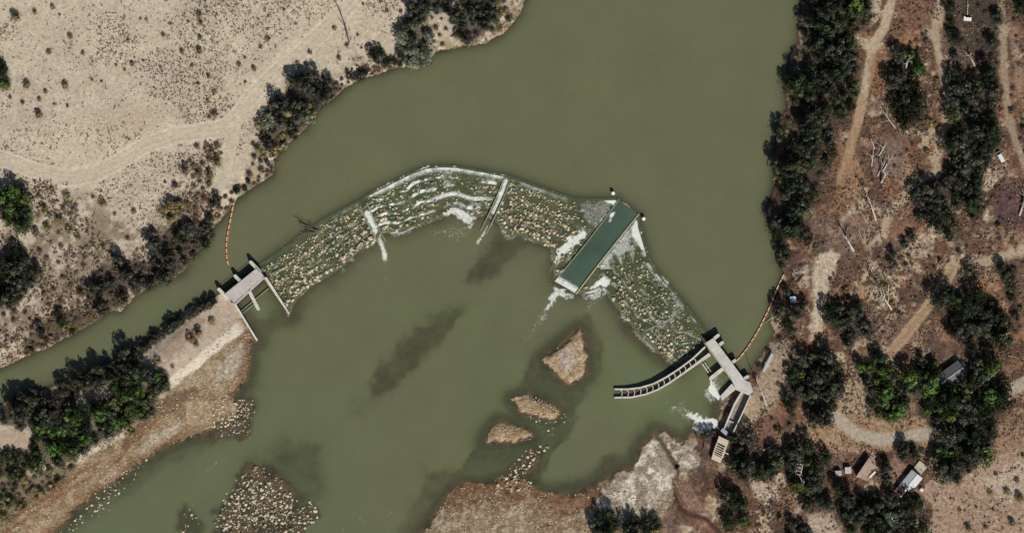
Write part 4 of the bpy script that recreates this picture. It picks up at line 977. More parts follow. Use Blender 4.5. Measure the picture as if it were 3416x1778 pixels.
# ------------------------------------------------------------------ boat chute
chute = tag(empty('boat_chute', W(1990, 820, 0)), 'straight dark green boat chute with thin pale side walls through the dam', 'boat chute')
c4 = P2(CHUTE)
bm = bmesh.new(); prism(bm, [tuple(c4[k]) for k in (0, 3, 2, 1)], -2.0, [1.3, -0.75, -0.75, 1.3]); child('floor', bm_mesh('floor', bm, M_MOSS), chute)
bm = bmesh.new(); wall(bm, P2([(2066, 664), (2020, 728), (1938, 834), (1850, 938)]), 0.5, -2.0, [2.35, 1.9, 1.2, 0.5]); child('side_wall', bm_mesh('side_wall', bm, M_MOSSWALL, 0.04), chute)
bm = bmesh.new(); wall(bm, P2([(2132, 714), (2085, 772), (2004, 874), (1922, 981)]), [0.55, 0.6, 0.7, 0.7], -2.0, [2.5, 2.1, 1.4, 0.7]); child('side_wall', bm_mesh('side_wall', bm, plain_mat('pale_mossy_wall', (0.36, 0.34, 0.225), 0.85, 0.8, 0.75, 1.15, nscale2=2.5), 0.04), chute)
bm = bmesh.new(); wall(bm, P2([(2065, 668), (2129, 716)]), 1.0, -1.5, 1.86); child('entry_sill', bm_mesh('entry_sill', bm, M_MOSS), chute)
# the water sliding down it
gx, gy = 26, 60
u, v = np.meshgrid(np.linspace(0, 1, gx), np.linspace(0, 1, gy))
tl, tr, br, bl = c4
xy = (tl[None, None] * (1 - u[..., None]) + tr[None, None] * u[..., None]) * (1 - v[..., None]) + (bl[None, None] * (1 - u[..., None]) + br[None, None] * u[..., None]) * v[..., None]
zc = 1.99 - 1.93 * v + (fbm(xy[..., 0], xy[..., 1], 3, 5, 2) - 0.5) * 0.08
iv = np.arange(gx * gy).reshape(gy, gx)
fc = np.stack([iv[:-1, :-1], iv[1:, :-1], iv[1:, 1:], iv[:-1, 1:]], -1).reshape(-1, 4)
tc = np.zeros((gx * gy, 3)) + (0.060, 0.096, 0.068)
tc = tc * (0.85 + 0.4 * fbm(xy[..., 0].ravel(), xy[..., 1].ravel(), 9, 15, 3))[:, None]
me = np_mesh('chute_water', np.concatenate([xy.reshape(-1, 2), zc.reshape(-1, 1)], 1), fc, M_WATER, True, tc)
fm = np.maximum(sstep(0.90, 0.97, v) * 0.8, 1.2 * sstep(0.07, 0.0, np.hypot((u - 0.16) * 0.55, v - 0.155)))
fm = np.maximum(fm, 0.9 * sstep(0.045, 0.0, np.hypot((u - 0.24) * 0.5, v - 0.21)))
fm = np.maximum(fm, 0.42 * sstep(0.06, 0.0, np.minimum(u, 1 - u)) * (v > 0.1))
add_float(me, 'depth', np.full(gx * gy, 1.3)); add_float(me, 'foam', fm.ravel())
tag(link('chute_water', me), kind='structure')
# two marker pillars above the chute
for (px, py), lab in (((2045, 645), 'white topped marker pillar in the river at the upper left corner of the green chute'), ((2147, 730), 'white topped marker pillar in the river at the right corner of the green chute')):
    r = tag(empty('marker_pillar', W(px, py, 0)), lab, 'pillar', 'marker pillars at the boat chute')
    bm = bmesh.new(); bmesh.ops.create_cone(bm, cap_ends=True, segments=14, radius1=0.85, radius2=0.8, depth=5.6, matrix=Matrix.Translation((0, 0, 1.2))); link('shaft', bm_mesh('shaft', bm, M_CONC), r)
    bm = bmesh.new(); bmesh.ops.create_cone(bm, cap_ends=True, segments=14, radius1=0.95, radius2=0.75, depth=0.35, matrix=Matrix.Translation((0, 0, 4.175))); link('cap', bm_mesh('cap', bm, plain_mat('white_cap', (0.78, 0.76, 0.70), 0.6, 1, 0.92, 1.05), 0.03), r)

# ------------------------------------------------------------------ sluice gate structure (left)
gate = tag(empty('sluice_structure', W(815, 960, 0)), 'pale concrete sluice bridge with three rounded piers where the canal meets the dam', 'sluice gate')
DK = [(750, 982), (858, 895), (881, 919), (783, 1010)]
bm = bmesh.new(); prism(bm, P2(DK)[::-1].tolist(), 5.9, 6.4); child('deck', bm_mesh('deck', bm, M_DECK, 0.05), gate)
bm = bmesh.new(); wall(bm, P2([(784, 1013), (882.5, 922)]), 0.28, 5.75, 6.62); child('kerb', bm_mesh('kerb', bm, M_CONC), gate)
bm = bmesh.new(); wall(bm, P2([(785.5, 1016.5), (884.5, 925.5)]), 0.5, 5.3, 5.62); child('gutter', bm_mesh('gutter', bm, M_STEEL), gate)
def pier(root, a, b, w, z0, z1, mat=M_CONC_PALE, nose=True):
    """long rounded-nose pier from pixel a (nose) to pixel b"""
    A, B = W(*a).xy, W(*b).xy; d = (B - A).normalized(); nn = Vector((-d.y, d.x))
    out = [tuple(B + nn * w / 2), tuple(B - nn * w / 2)]
    c = A + d * w / 2
    if nose:
        for k in range(9):
            t = -math.pi / 2 + math.pi * k / 8
            out.append(tuple(c - d * math.cos(t) * w / 2 + nn * math.sin(t) * w / 2))
    else:
        out += [tuple(A - nn * w / 2), tuple(A + nn * w / 2)]
    bm = bmesh.new(); prism(bm, out, z0, z1)
    return child('pier', bm_mesh('pier', bm, mat, 0.05), root)
pier(gate, (834, 871), (870, 908), 1.7, -2, 5.88); pier(gate, (782, 917), (817, 953), 1.7, -2, 5.88); pier(gate, (728, 961), (762, 996), 1.7, -2, 5.88)
for (a, b) in (((792, 928), (845, 884)), ((739, 972), (792, 928))):
    bm = bmesh.new(); wall(bm, P2([(a[0] + 14, a[1] + 12), (b[0] + 10, b[1] + 14)]), 0.35, -2, 4.4); child('gate_leaf', bm_mesh('gate_leaf', bm, M_DARKSTEEL), gate)
def low_pier(a, b, w0, w1, z0, z1):
    bm = bmesh.new(); wall(bm, P2([a, ((a[0] + b[0]) / 2, (a[1] + b[1]) / 2), b]), [w0, (w0 + w1) / 2, w1], z0, z1); return bm
child('wing_wall', bm_mesh('wing_wall', low_pier((886, 926), (965, 1047), 1.5, 0.8, -2.2, [4.4, 3.2, 2.2]), M_CONC_PALE, 0.05), gate)
child('wing_wall', bm_mesh('wing_wall', low_pier((784, 1013), (858, 1136), 1.0, 0.9, -2.2, [4.9, 3.9, 2.3]), M_CONC_PALE, 0.05), gate)
pier(gate, (864, 1035), (833, 973), 1.7, -2, 3.0)
for a, b in (((802, 1040), (845, 1004)), ((807, 1047), (850, 1012)), ((850, 999), (896, 961))):
    bm = bmesh.new(); wall(bm, P2([a, b]), 0.42, 0.5, 0.85); child('baffle_beam', bm_mesh('baffle_beam', bm, M_MOSSWALL), gate)
def railing(root, pts, z, mat=M_STEEL, hgt=1.05, step=2.2):
    P = [Vector((*p, z)) for p in P2(pts)]
    bm = bmesh.new()
    for a, b in zip(P, P[1:]):
        n = max(1, int((b - a).length / step))
        for k in range(n + 1):
            c = a.lerp(b, k / n); box(bm, c + Vector((0, 0, hgt / 2)), (0.07, 0.07, hgt))
        for hh in (hgt, hgt * 0.55):
            tube(bm, [a + Vector((0, 0, hh)), b + Vector((0, 0, hh))], [0.04, 0.04], 4)
    return child('railing', bm_mesh('railing', bm, mat), root)
railing(gate, [(751, 980), (857, 895.5)], 6.4); railing(gate, [(857, 896), (880, 919)], 6.4)
hb = tag(empty('gate_hoist', W(775, 1008, 4.6)), 'small dark control cabinet and post at the end of the sluice bridge', 'control cabinet')
hb.location.z = terrain_z(771, 1014)
bm = bmesh.new(); box(bm, (0, 0, 1.0), (1.1, 0.8, 2.0), 0.7); link('cabinet', bm_mesh('cabinet', bm, M_DARKSTEEL, 0.03), hb)
bm = bmesh.new(); tube(bm, [(0.8, 0.6, 0), (0.8, 0.6, 4.0)], [0.09, 0.07], 6); link('post', bm_mesh('post', bm, M_STEEL), hb)

# ------------------------------------------------------------------ headworks (right)
hw = tag(empty('headworks', W(2420, 1210, 0)), 'long pale concrete bridge deck on piers at the east end of the dam', 'headworks')
DK = [(2350, 1145), (2379, 1127), (2483, 1266), (2502, 1276), (2511, 1305), (2498, 1318), (2453, 1299), (2442, 1272)]
bm = bmesh.new(); prism(bm, P2(DK)[::-1].tolist(), 5.6, 6.1); child('deck', bm_mesh('deck', bm, M_DECK2, 0.05), hw)
for a, b, w in (((2399, 1115), (2362, 1145), 1.6), ((2413, 1139), (2382, 1164), 1.6), ((2455, 1199), (2424, 1222), 1.6), ((2497, 1253), (2465, 1276), 1.7)):
    pier(hw, a, b, w, -2, 5.58)
pier(hw, (2367, 1265), (2412, 1229), 1.9, -2, 3.4)
bm = bmesh.new(); prism(bm, P2([(2441, 1279), (2402, 1321), (2408, 1336), (2455, 1298)]).tolist(), -2, 3.2); child('abutment', bm_mesh('abutment', bm, M_CONC_PALE, 0.05), hw)
bm = bmesh.new(); wall(bm, P2([(2368, 1264), (2385, 1286), (2400, 1318)]), 0.7, -2, 0.62); child('weir_sill', bm_mesh('weir_sill', bm, M_CONC), hw)
for a, b in (((2383, 1166), (2424, 1222)), ((2424, 1222), (2465, 1276))):
    bm = bmesh.new(); wall(bm, P2([a, b]), 0.4, -2, 4.2); child('gate_leaf', bm_mesh('gate_leaf', bm, M_DARKSTEEL), hw)
bm = bmesh.new(); wall(bm, P2([(2343, 1213), (2363, 1243)]), 0.55, 2.6, 2.8); child('walkway', bm_mesh('walkway', bm, M_CONC_PALE), hw)
bm = bmesh.new(); wall(bm, P2([(2351, 1209), (2371, 1239)]), 0.35, 2.6, 2.8); child('walkway', bm_mesh('walkway', bm, M_CONC_PALE), hw)
railing(hw, [(2380, 1128.5), (2482, 1265)], 6.1); railing(hw, [(2352, 1145), (2442, 1270)], 6.1)
# pool held between the pier and the abutment, foam falling off the sill
pool = P2([(2402, 1238), (2374, 1262), (2401, 1316), (2440, 1280), (2440, 1262)])
# fish ladder
fl = tag(empty('fish_ladder', W(2200, 1270, 0)), 'curved fish ladder of two pale walls with chevron baffles across dark pools', 'fish ladder')
FU = [(2352, 1156), (2330, 1178), (2308, 1198), (2265, 1230), (2222, 1258), (2179, 1280), (2136, 1293), (2093, 1298), (2050, 1298)]
FL_ = [(2368, 1181), (2344, 1198), (2322, 1214), (2279, 1245), (2233, 1277), (2193, 1300), (2154, 1315), (2107, 1325), (2050, 1326)]
zw = [4.2, 4.0, 3.8, 3.4, 3.0, 2.6, 2.2, 1.8, 1.5]
bm = bmesh.new(); wall(bm, P2(FU), 0.8, -2, zw); child('side_wall', bm_mesh('side_wall', bm, M_CONC_PALE, 0.04), fl)
bm = bmesh.new(); wall(bm, P2(FL_), [1.7, 1.5, 1.2, 0.9, 0.8, 0.8, 0.8, 0.8, 0.8], -2, zw); child('side_wall', bm_mesh('side_wall', bm, M_CONC_PALE, 0.04), fl)
def at_s(line, s):
    seg = [math.dist(a, b) for a, b in zip(line, line[1:])]; t = s * sum(seg)
    for (a, b), L in zip(zip(line, line[1:]), seg):
        if t <= L: return (a[0] + (b[0] - a[0]) * t / L, a[1] + (b[1] - a[1]) * t / L)
        t -= L
    return line[-1]
NB = 14
for k in range(NB):
    s = 0.16 + 0.78 * k / (NB - 1)
    a, b = at_s(FU, s), at_s(FL_, s)
    s2 = s - 0.014; c0, c1 = at_s(FU, s2), at_s(FL_, s2); mid = ((c0[0] + c1[0]) / 2, (c0[1] + c1[1]) / 2)
    zt = float(np.interp(s, np.linspace(0, 1, 9), zw)) - 0.35
    bm = bmesh.new(); wall(bm, P2([a, mid, b]), 0.36, -2, zt); child('baffle', bm_mesh('baffle', bm, M_CONC_PALE, 0.02), fl)
vs, fcs = [], []
for k in range(25):
    a, b = at_s(FU, k / 24), at_s(FL_, k / 24); zt = 1.6 - 1.5 * k / 24
    vs += [tuple(W(*a, zt)), tuple(W(*b, zt))]
fcs = [(2 * k, 2 * k + 1, 2 * k + 3, 2 * k + 2) for k in range(24)]
me = np_mesh('ladder_water', np.array(vs), np.array(fcs), M_WATER, False, np.zeros((50, 3)) + (0.09, 0.085, 0.052))
add_float(me, 'depth', np.full(50, 1.4)); add_float(me, 'foam', np.full(50, 0.0)); tag(link('ladder_water', me), kind='structure')
me = np_mesh('pool_water', np.array([(p[0], p[1], 0.66) for p in pool]), np.array([range(5)]), M_WATER, False, np.zeros((5, 3)) + MURK * (0.9, 1.0, 0.85))
add_float(me, 'depth', np.full(5, 1.2)); add_float(me, 'foam', np.array([0, 0.5, 0.5, 0, 0.0])); tag(link('pool_water', me), kind='structure')

# flume from the headworks to the outlet box
flm = tag(empty('intake_flume', W(2460, 1370, 0)), 'straight open concrete flume running down from the headworks to the beige outlet box', 'flume')
bm = bmesh.new(); wall(bm, P2([(2475, 1306), (2450, 1348), (2434, 1385), (2416, 1428)]), [1.0, 1.0, 0.8, 0.6], -1, [5.0, 4.7, 4.3, 3.8]); child('side_wall', bm_mesh('side_wall', bm, M_CONC_PALE, 0.04), flm)
bm = bmesh.new(); wall(bm, P2([(2503, 1318), (2476, 1378), (2445, 1442)]), 0.6, -1, [5.2, 4.9, 4.5]); child('side_wall', bm_mesh('side_wall', bm, M_CONC_PALE, 0.04), flm)
bm = bmesh.new(); prism(bm, P2([(2476, 1308), (2416, 1430), (2446, 1442), (2502, 1320)]).tolist(), 0.2, 1.4); child('floor', bm_mesh('floor', bm, plain_mat('wet_flume_floor', (0.21, 0.20, 0.175), 0.5, 0.5, 0.7, 1.25)), flm)
bm = bmesh.new(); prism(bm, P2([(2403, 1436), (2421, 1452), (2430, 1442), (2412, 1426)]).tolist(), 0.3, 3.6); child('sluice_plate', bm_mesh('sluice_plate', bm, plain_mat('blue_grey_plate', (0.30, 0.33, 0.38), 0.5), 0.04), flm)
bm = bmesh.new(); wall(bm, P2([(2431, 1402), (2447, 1409)]), 0.5, 1.2, 2.9); child('cross_beam', bm_mesh('cross_beam', bm, M_STEEL), flm)
ob = tag(empty('outlet_box', W(2402, 1496, 0)), 'beige ribbed concrete outlet box with dark slots at the foot of the flume', 'outlet box')
BEIGE = plain_mat('beige_concrete', (0.54, 0.46, 0.35), 0.85, 0.6, 0.85, 1.1, nscale2=2)
d1 = (W(2372, 1529) - W(2398, 1453)).xy; d2 = (W(2431, 1469) - W(2398, 1453)).xy; o0 = W(2398, 1453).xy
def ob_pt(s, t): p = o0 + d1 * s + d2 * t; return (p.x, p.y)
bm = bmesh.new(); prism(bm, [ob_pt(0, 0), ob_pt(1, 0), ob_pt(1, 1), ob_pt(0, 1)], -0.5, 1.6); child('floor', bm_mesh('floor', bm, M_DARKSTEEL), ob)
for (a0, a1, b0, b1) in ((0, .27, 0, 1), (.78, 1.0, 0, .93), (.27, .78, 0, .12), (.27, .78, .84, 1.0)):
    bm = bmesh.new(); prism(bm, [ob_pt(a0 + .002, b0), ob_pt(a1 - .002, b0), ob_pt(a1 - .002, b1), ob_pt(a0 + .002, b1)], 1.55, 4.4); child('slab', bm_mesh('slab', bm, BEIGE, 0.04), ob)
for s in (0.34, 0.44, 0.53, 0.62, 0.71):
    bm = bmesh.new(); prism(bm, [ob_pt(s, -.06), ob_pt(s + .035, -.06), ob_pt(s + .035, .835), ob_pt(s, .835)], 4.42, 4.75); child('beam', bm_mesh('beam', bm, BEIGE, 0.02), ob)
bm = bmesh.new(); prism(bm, [ob_pt(.5, 1.0), ob_pt(.54, 1.0), ob_pt(.54, 1.38), ob_pt(.5, 1.38)], 3.8, 4.1); child('outlet_pipe', bm_mesh('outlet_pipe', bm, M_CONC_PALE), ob)

# grey metal walkway on the bank east of the headworks
mw = tag(empty('bank_walkway', W(2560, 1210, 0)), 'narrow grey metal walkway along the river bank right of the headworks', 'walkway')
zt = terrain_z(2570, 1215) + 2.2
bm = bmesh.new(); wall(bm, P2([(2546, 1240), (2576, 1180)]), 1.3, zt - 0.3, zt); child('deck', bm_mesh('deck', bm, M_STEEL, 0.03), mw)
bm = bmesh.new()
for px, py in ((2549, 1234), (2561, 1210), (2573, 1186)):
    box(bm, W(px, py, zt - 1.8), (0.25, 0.25, 3.2), 0.4)
child('support_frame', bm_mesh('support_frame', bm, M_STEEL), mw)

# ------------------------------------------------------------------ floating booms
def boom(pts, lab):
    r = tag(empty('log_boom', W(*pts[0], 2.0)), lab, 'boom', 'floating booms above the dam')
    seg = sum(math.dist(a, b) for a, b in zip(pts, pts[1:])); n = int(seg * S / 2.9)
    tw = 0
    bm0 = bmesh.new(); bmesh.ops.create_cone(bm0, cap_ends=True, segments=8, radius1=0.58, radius2=0.58, depth=2.6, matrix=Matrix.Rotation(math.pi / 2, 4, 'Y')); fme = bm_mesh('float', bm0, M_FLOAT, 0.08)
    bm0 = bmesh.new(); box(bm0, (0, 0, 0.585), (2.2, 0.42, 0.08)); tme = bm_mesh('float_top', bm0, M_FLOATTOP)
    for k in range(n):
        a, b = at_s(pts, (k + 0.03) / n), at_s(pts, (k + 0.97) / n)
        A, B = W(*a), W(*b); mid = (A + B) / 2
        o = link('float', fme, r, (mid.x - r.location.x, mid.y - r.location.y, 0.12), (0, 0, math.atan2(B.y - A.y, B.x - A.x)))
        link('top_strip', tme, o)
    bm = bmesh.new(); q = [W(*at_s(pts, k / 30)) - Vector((r.location.x, r.location.y, 0)) for k in range(31)]
    tube(bm, [Vector((p.x, p.y, 0.14)) for p in q], [0.07] * 31, 4); link('cable', bm_mesh('cable', bm, M_DARKSTEEL), r)
boom([(781, 668), (770, 724), (757, 791), (754, 831), (758, 871), (764, 886)], 'curved orange float boom hanging from the west bank above the sluice bridge')
boom([(2615, 914), (2590, 965), (2564, 1032), (2530, 1100), (2501, 1148), (2480, 1177), (2457, 1203)], 'long rusty orange float boom from the east bank down to the headworks pier')

# ------------------------------------------------------------------ driftwood, dead trees, logs
def branchy(seed, length, r0, depth=3, spread=0.7, up=0.2, n0=3):
    rr = random.Random(seed); bm = bmesh.new()
    def grow(p, d, L, r, lev):
        pts, q, dd = [p], p.copy(), d.copy()
        for k in range(3):
            dd = (dd + Vector((rr.uniform(-.25, .25), rr.uniform(-.25, .25), rr.uniform(-.15, .15)))).normalized()
            q = q + dd * L / 3; pts.append(q.copy())
        tube(bm, pts, [r, r * .82, r * .62, r * .38], 5 if lev else 6)
        if lev < depth:
            for k in range(n0 if lev == 0 else 2 + rr.randint(0, 1)):
                t = rr.choice([1, 2, 2, 3]); s = Vector((rr.uniform(-1, 1), rr.uniform(-1, 1), rr.uniform(-0.3, 1) * 0.7))
                grow(pts[t].copy(), (dd + s * spread + Vector((0, 0, up))).normalized(), L * rr.uniform(.45, .7), r * .5, lev + 1)
    return bm, grow
def dead_tree(px, py, az, lean, length, r0, lab, seed, mat=M_DEAD, z=None, depth=2, n0=4, name='dead_tree', cat='dead tree', group=None, up=0.2):
    """az: photo-plane direction (degrees, 0 = right, 90 = up) the trunk leans to; lean 0 upright, 1 flat on the ground"""
    z = terrain_z(px, py) if z is None else z
    r = tag(empty(name, W(px, py, z - 0.05)), lab, cat, group)
    a = math.radians(az)
    d = Vector((math.cos(a) * lean, math.sin(a) * lean, math.sqrt(max(0.0, 1 - lean * lean)) + 0.04)).normalized()
    bm, grow = branchy(seed, length, r0, depth, 0.75, up, n0)
    # trunk alone, then branches
    r0 *= 1.35; tr = bmesh.new(); p = Vector((0, 0, r0 * 0.7)); pts = [p.copy()]; rr = random.Random(seed + 1); dd = d.copy()
    for k in range(5):
        dd = (dd + Vector((rr.uniform(-.12, .12), rr.uniform(-.12, .12), rr.uniform(-.05, .05)))).normalized(); p = p + dd * length / 5; pts.append(p.copy())
    tube(tr, pts, [r0, r0 * .9, r0 * .75, r0 * .6, r0 * .42, r0 * .22], 7); link('trunk', bm_mesh('trunk', tr, mat), r)
    for k in range(n0):
        q = pts[2 + k % 4]; s = Vector((rr.uniform(-1, 1), rr.uniform(-1, 1), rr.uniform(-.1, .8)))
        grow(q.copy(), (dd + s * 0.9 + Vector((0, 0, up))).normalized(), length * rr.uniform(.3, .5), r0 * .45, 1)
    link('branches', bm_mesh('branches', bm, mat), r)
    return r
DT = [
  (2920, 735, 118, .80, 13, .38, 'bleached dead tree leaning up-left over red soil, casting long dark shadows', 1),
  (2846, 837, 120, .72, 9, .50, 'short thick white dead trunk standing beside the pale sandy track', 2),
  (2972, 1032, 112, .70, 14, .40, 'tall bare grey tree with forked limbs in the middle of the east scrub', 3),
  (2938, 610, 70, .55, 9, .34, 'white branching snag beside the pile of fallen logs', 4),
  (3398, 720, 73, .985, 12, .40, 'long white fallen log with stub branches on dark purple ground at the right edge', 5),
  (3256, 636, 42, .93, 14, .38, 'forked fallen tree lying from the dark grove toward the white van', 6),
  (2985, 428, 128, .98, 12, .26, 'thin white fallen trunk lying on brown ground beside the sand track', 7),
  (3022, 230, 95, .70, 8, .38, 'pale broken dead tree above the isolated dark grove in the scrub', 8),
  (3250, 222, 118, .98, 6.5, .40, 'short pale log lying below the white scrap sheet', 9),
  (2556, 1352, 108, .93, 13, .34, 'bare dead tree fallen across the bank right of the headworks deck', 10),
  (2684, 1640, 100, .80, 9, .28, 'grey leafless tree inside the dark grove left of the sheds', 11),
  (2545, 1500, 25, .95, 5, .32, 'pale curved fallen limb among dark trees below the flume', 12),
  (3165, 1490, 118, .78, 9, .26, 'thin bare grey branches rising from the large grove by the gravel road', 13),
  (3064, 1205, 60, .85, 8, .24, 'slim leafless tree at the left edge of the large grove', 14),
  (2960, 975, 80, .6, 7, .25, 'small bare tree between the pale clearing and the brown track', 15),
]
for a in DT: dead_tree(*a, group='dead trees on the east bank')
for k, (px, py, az, L, lab) in enumerate([(2925, 590, 66, 13, 'longest white log in the pile of fallen timber beside the red track'), (2943, 572, 62, 10, 'white log lying right of the longest one in the timber pile'), (2905, 560, 75, 9, 'grey log on the left side of the timber pile'), (2930, 520, 55, 8, 'upper white log crossing the timber pile'), (2915, 500, 100, 7, 'short grey log at the top of the timber pile')]):
    dead_tree(px, py, az, .99, L, .30, lab, 40 + k, n0=2, name='fallen_log', cat='log', group='pile of fallen timber', depth=1, up=0.05)
dead_tree(1166, 143, 104, .9, 15, .30, 'tall thin brown snag with a tufted head standing alone on the sand above the river', 70, M_DEADDARK, n0=3, cat='dead tree')
dead_tree(1062, 770, 168, .97, 8, .30, 'purple brown driftwood tangle caught on the dam crest left of the first slot', 71, M_DEADDARK, z=2.0, depth=3, n0=7, name='driftwood', cat='driftwood', up=0.05)
dead_tree(1056, 772, 200, .97, 6, .26, 'smaller driftwood branch lodged under the tangle on the dam crest', 72, M_DEADDARK, z=2.0, depth=2, n0=5, name='driftwood', cat='driftwood', up=0.05)
dead_tree(2570, 1062, 215, .97, 4, .16, 'thin pale branch reaching into the water beside the right boom', 73, z=2.0, depth=1, n0=3, name='driftwood', cat='driftwood', up=0.0)
for k, (px, py, az, L) in enumerate([(2330, 1478, 100, 6), (2345, 1500, 60, 7), (2352, 1470, 120, 5)]):
    dead_tree(px, py, az, .95, L, .22, ['dark branch at the left of the debris heap beside the outlet box', 'longest dark branch in the debris heap beside the outlet box', 'dark branch at the top of the debris heap beside the outlet box'][k], 80 + k, M_DEADDARK, n0=4, name='driftwood', cat='driftwood', group='debris beside the outlet box')

# ------------------------------------------------------------------ buildings and other made things on the east bank
M_ROOFGREY = plain_mat('grey_roof', (0.125, 0.125, 0.13), 0.8, 0.7, 0.85, 1.15)
M_ROOFTAN = plain_mat('weathered_roof', (0.37, 0.28, 0.22), 0.85, 0.5, 0.75, 1.2, nscale2=2.5)
M_ROOFWHITE = plain_mat('white_metal_roof', (0.62, 0.64, 0.62), 0.5, 0.8, 0.88, 1.05)
M_SIDING = plain_mat('siding', (0.42, 0.37, 0.31), 0.85)
M_WHITE = plain_mat('white_paint', (0.72, 0.70, 0.66), 0.6, 1.0, 0.92, 1.05)
M_GLASS = plain_mat('dark_glass', (0.03, 0.035, 0.04), 0.15, 1.0, 0.95, 1.05, 0.6)
M_PLANK = plain_mat('deck_plank', (0.44, 0.385, 0.29), 0.85, 1.0, 0.8, 1.15, obj_rand=0.15)
M_RUST = plain_mat('rust_brown_roof', (0.20, 0.115, 0.09), 0.85, 0.7, 0.75, 1.2)
M_BLUE = plain_mat('pale_blue_roof', (0.50, 0.56, 0.66), 0.5, 0.8, 0.9, 1.08)
def gable_house(name, a, b, half_w, wall_h, roof_h, lab, roof_mat, wall_mat, chimney=False, nwin=3, cat='house'):
    """ridge from pixel a to pixel b"""
    A, B = W(*a), W(*b); mid = (A + B) / 2; L = (B - A).length; rz = math.atan2(B.y - A.y, B.x - A.x)
    z = min(terrain_z(*a), terrain_z(*b)) - 0.05
    r = tag(empty(name, (mid.x, mid.y, z), rz), lab, cat)
    w = half_w
    bm = bmesh.new()
    lo = [(-L/2, -w), (L/2, -w), (L/2, w), (-L/2, w)]
    prism(bm, lo, 0, wall_h)
    for s in (-1, 1):
        v = [bm.verts.new((s * L / 2, -w, wall_h)), bm.verts.new((s * L / 2, w, wall_h)), bm.verts.new((s * L / 2, 0, wall_h + roof_h - 0.12))]
        bm.faces.new(v)
    link('wall', bm_mesh('wall', bm, wall_mat), r)
    for s in (-1, 1):
        sl = math.hypot(w, roof_h); ang = math.atan2(roof_h, w)
        o = None
        bm = bmesh.new(); e = 0.45; k = (w + e) / w
        x0, x1 = -L / 2 - e, L / 2 + e
        p = [(x0, 0, wall_h + roof_h), (x1, 0, wall_h + roof_h), (x1, s * w * k, wall_h + roof_h - roof_h * k), (x0, s * w * k, wall_h + roof_h - roof_h * k)]
        top = [bm.verts.new((q[0], q[1], q[2] + 0.12)) for q in p]; bot = [bm.verts.new((q[0], q[1] , q[2])) for q in p]
        bm.faces.new(top); bm.faces.new(bot[::-1])
        for i in range(4): bm.faces.new((top[i], bot[i], bot[(i + 1) % 4], top[(i + 1) % 4]))
        ro = link('roof', bm_mesh('roof', bm, roof_mat), r)
        bm = bmesh.new(); n = int(L / 0.9)
        for q in range(n + 1):
            x = x0 + 0.1 + (x1 - x0 - 0.2) * q / n
            va = Vector((x, s * 0.05, wall_h + roof_h + 0.13)); vb = Vector((x, s * w * k * 0.985, wall_h + roof_h - roof_h * k * 0.985 + 0.13))
            tube(bm, [va, vb], [0.045, 0.045], 4)
        link('roof_seams', bm_mesh('roof_seams', bm, roof_mat), ro)
    bm = bmesh.new(); box(bm, (0, 0, wall_h + roof_h + 0.15), (L + 0.9, 0.4, 0.1)); link('ridge_cap', bm_mesh('ridge_cap', bm, M_STEEL), r)
    for s in (-1, 1):
        for q in range(nwin):
            x = -L / 2 + L * (q + 0.5) / nwin
            bm = bmesh.new(); box(bm, (x, s * (w + 0.03), wall_h * 0.58), (1.1, 0.08, 1.0)); f = link('window', bm_mesh('window', bm, M_WHITE), r)
            bm = bmesh.new(); box(bm, (x, s * (w + 0.065), wall_h * 0.58), (0.9, 0.04, 0.82)); link('pane', bm_mesh('pane', bm, M_GLASS), f)
    bm = bmesh.new(); box(bm, (L / 2 + 0.04, w * 0.3, 1.05), (0.08, 0.95, 2.1)); link('door', bm_mesh('door', bm, M_RUST), r)
    if chimney:
        bm = bmesh.new(); box(bm, (L * 0.22, w * 0.3, wall_h + roof_h + 0.1), (0.7, 0.7, 1.6)); link('chimney', bm_mesh('chimney', bm, M_RUST, 0.03), r)
    return r
gable_house('house', (3207, 1226), (3136, 1278), 4.0, 3.2, 1.7, 'grey gable roofed house half hidden under the large green grove', M_ROOFGREY, M_SIDING, True)
mh = gable_house('mobile_home', (3055, 1581), (3020, 1624), 3.0, 2.9, 1.15, 'white and grey roofed mobile home beside a timber deck at the lower right', plain_mat('pale_grey_metal', (0.50, 0.52, 0.51), 0.5, 0.7, 0.85, 1.08), M_WHITE, False, 3)
# annex at its lower end, deck at its upper end
an = tag(empty('lean_to', W(3003, 1634, terrain_z(3003, 1634)), math.atan2(-43, -35) * -1), 'rust brown roofed lean-to against the lower end of the mobile home', 'shed')
an.rotation_euler.z = math.atan2((1581 - 1624) * -1, 3055 - 3020)
bm = bmesh.new(); box(bm, (0, 0, 1.2), (4.2, 4.6, 2.4)); link('wall', bm_mesh('wall', bm, M_SIDING), an)
bm = bmesh.new(); box(bm, (0, 0.3, 2.5), (4.6, 3.4, 0.14)); link('roof', bm_mesh('roof', bm, M_RUST), an)
bm = bmesh.new(); box(bm, (-0.2, -1.75, 2.52), (4.5, 0.6, 0.16)); link('roof_edge', bm_mesh('roof_edge', bm, M_WHITE), an)
dk = tag(empty('timber_deck', W(3065, 1562, terrain_z(3065, 1562)), mh.rotation_euler.z), 'pale timber deck at the upper end of the mobile home', 'deck')
for k in range(9):
    bm = bmesh.new(); box(bm, (-2.9 + k * 0.72, 0, 0.7), (0.66, 5.0 - (0.9 if k > 6 else 0), 0.08)); link('plank', bm_mesh('plank', bm, M_PLANK), dk)
bm = bmesh.new()
for x in (-2.9, 2.9):
    for y in (-2.2, 2.2): box(bm, (x, y, 0.33), (0.14, 0.14, 0.66))
link('support_frame', bm_mesh('support_frame', bm, M_BARK), dk)
tk = tag(empty('water_tank', W(3072, 1631, terrain_z(3072, 1631))), 'small round white tank beside the mobile home', 'tank')
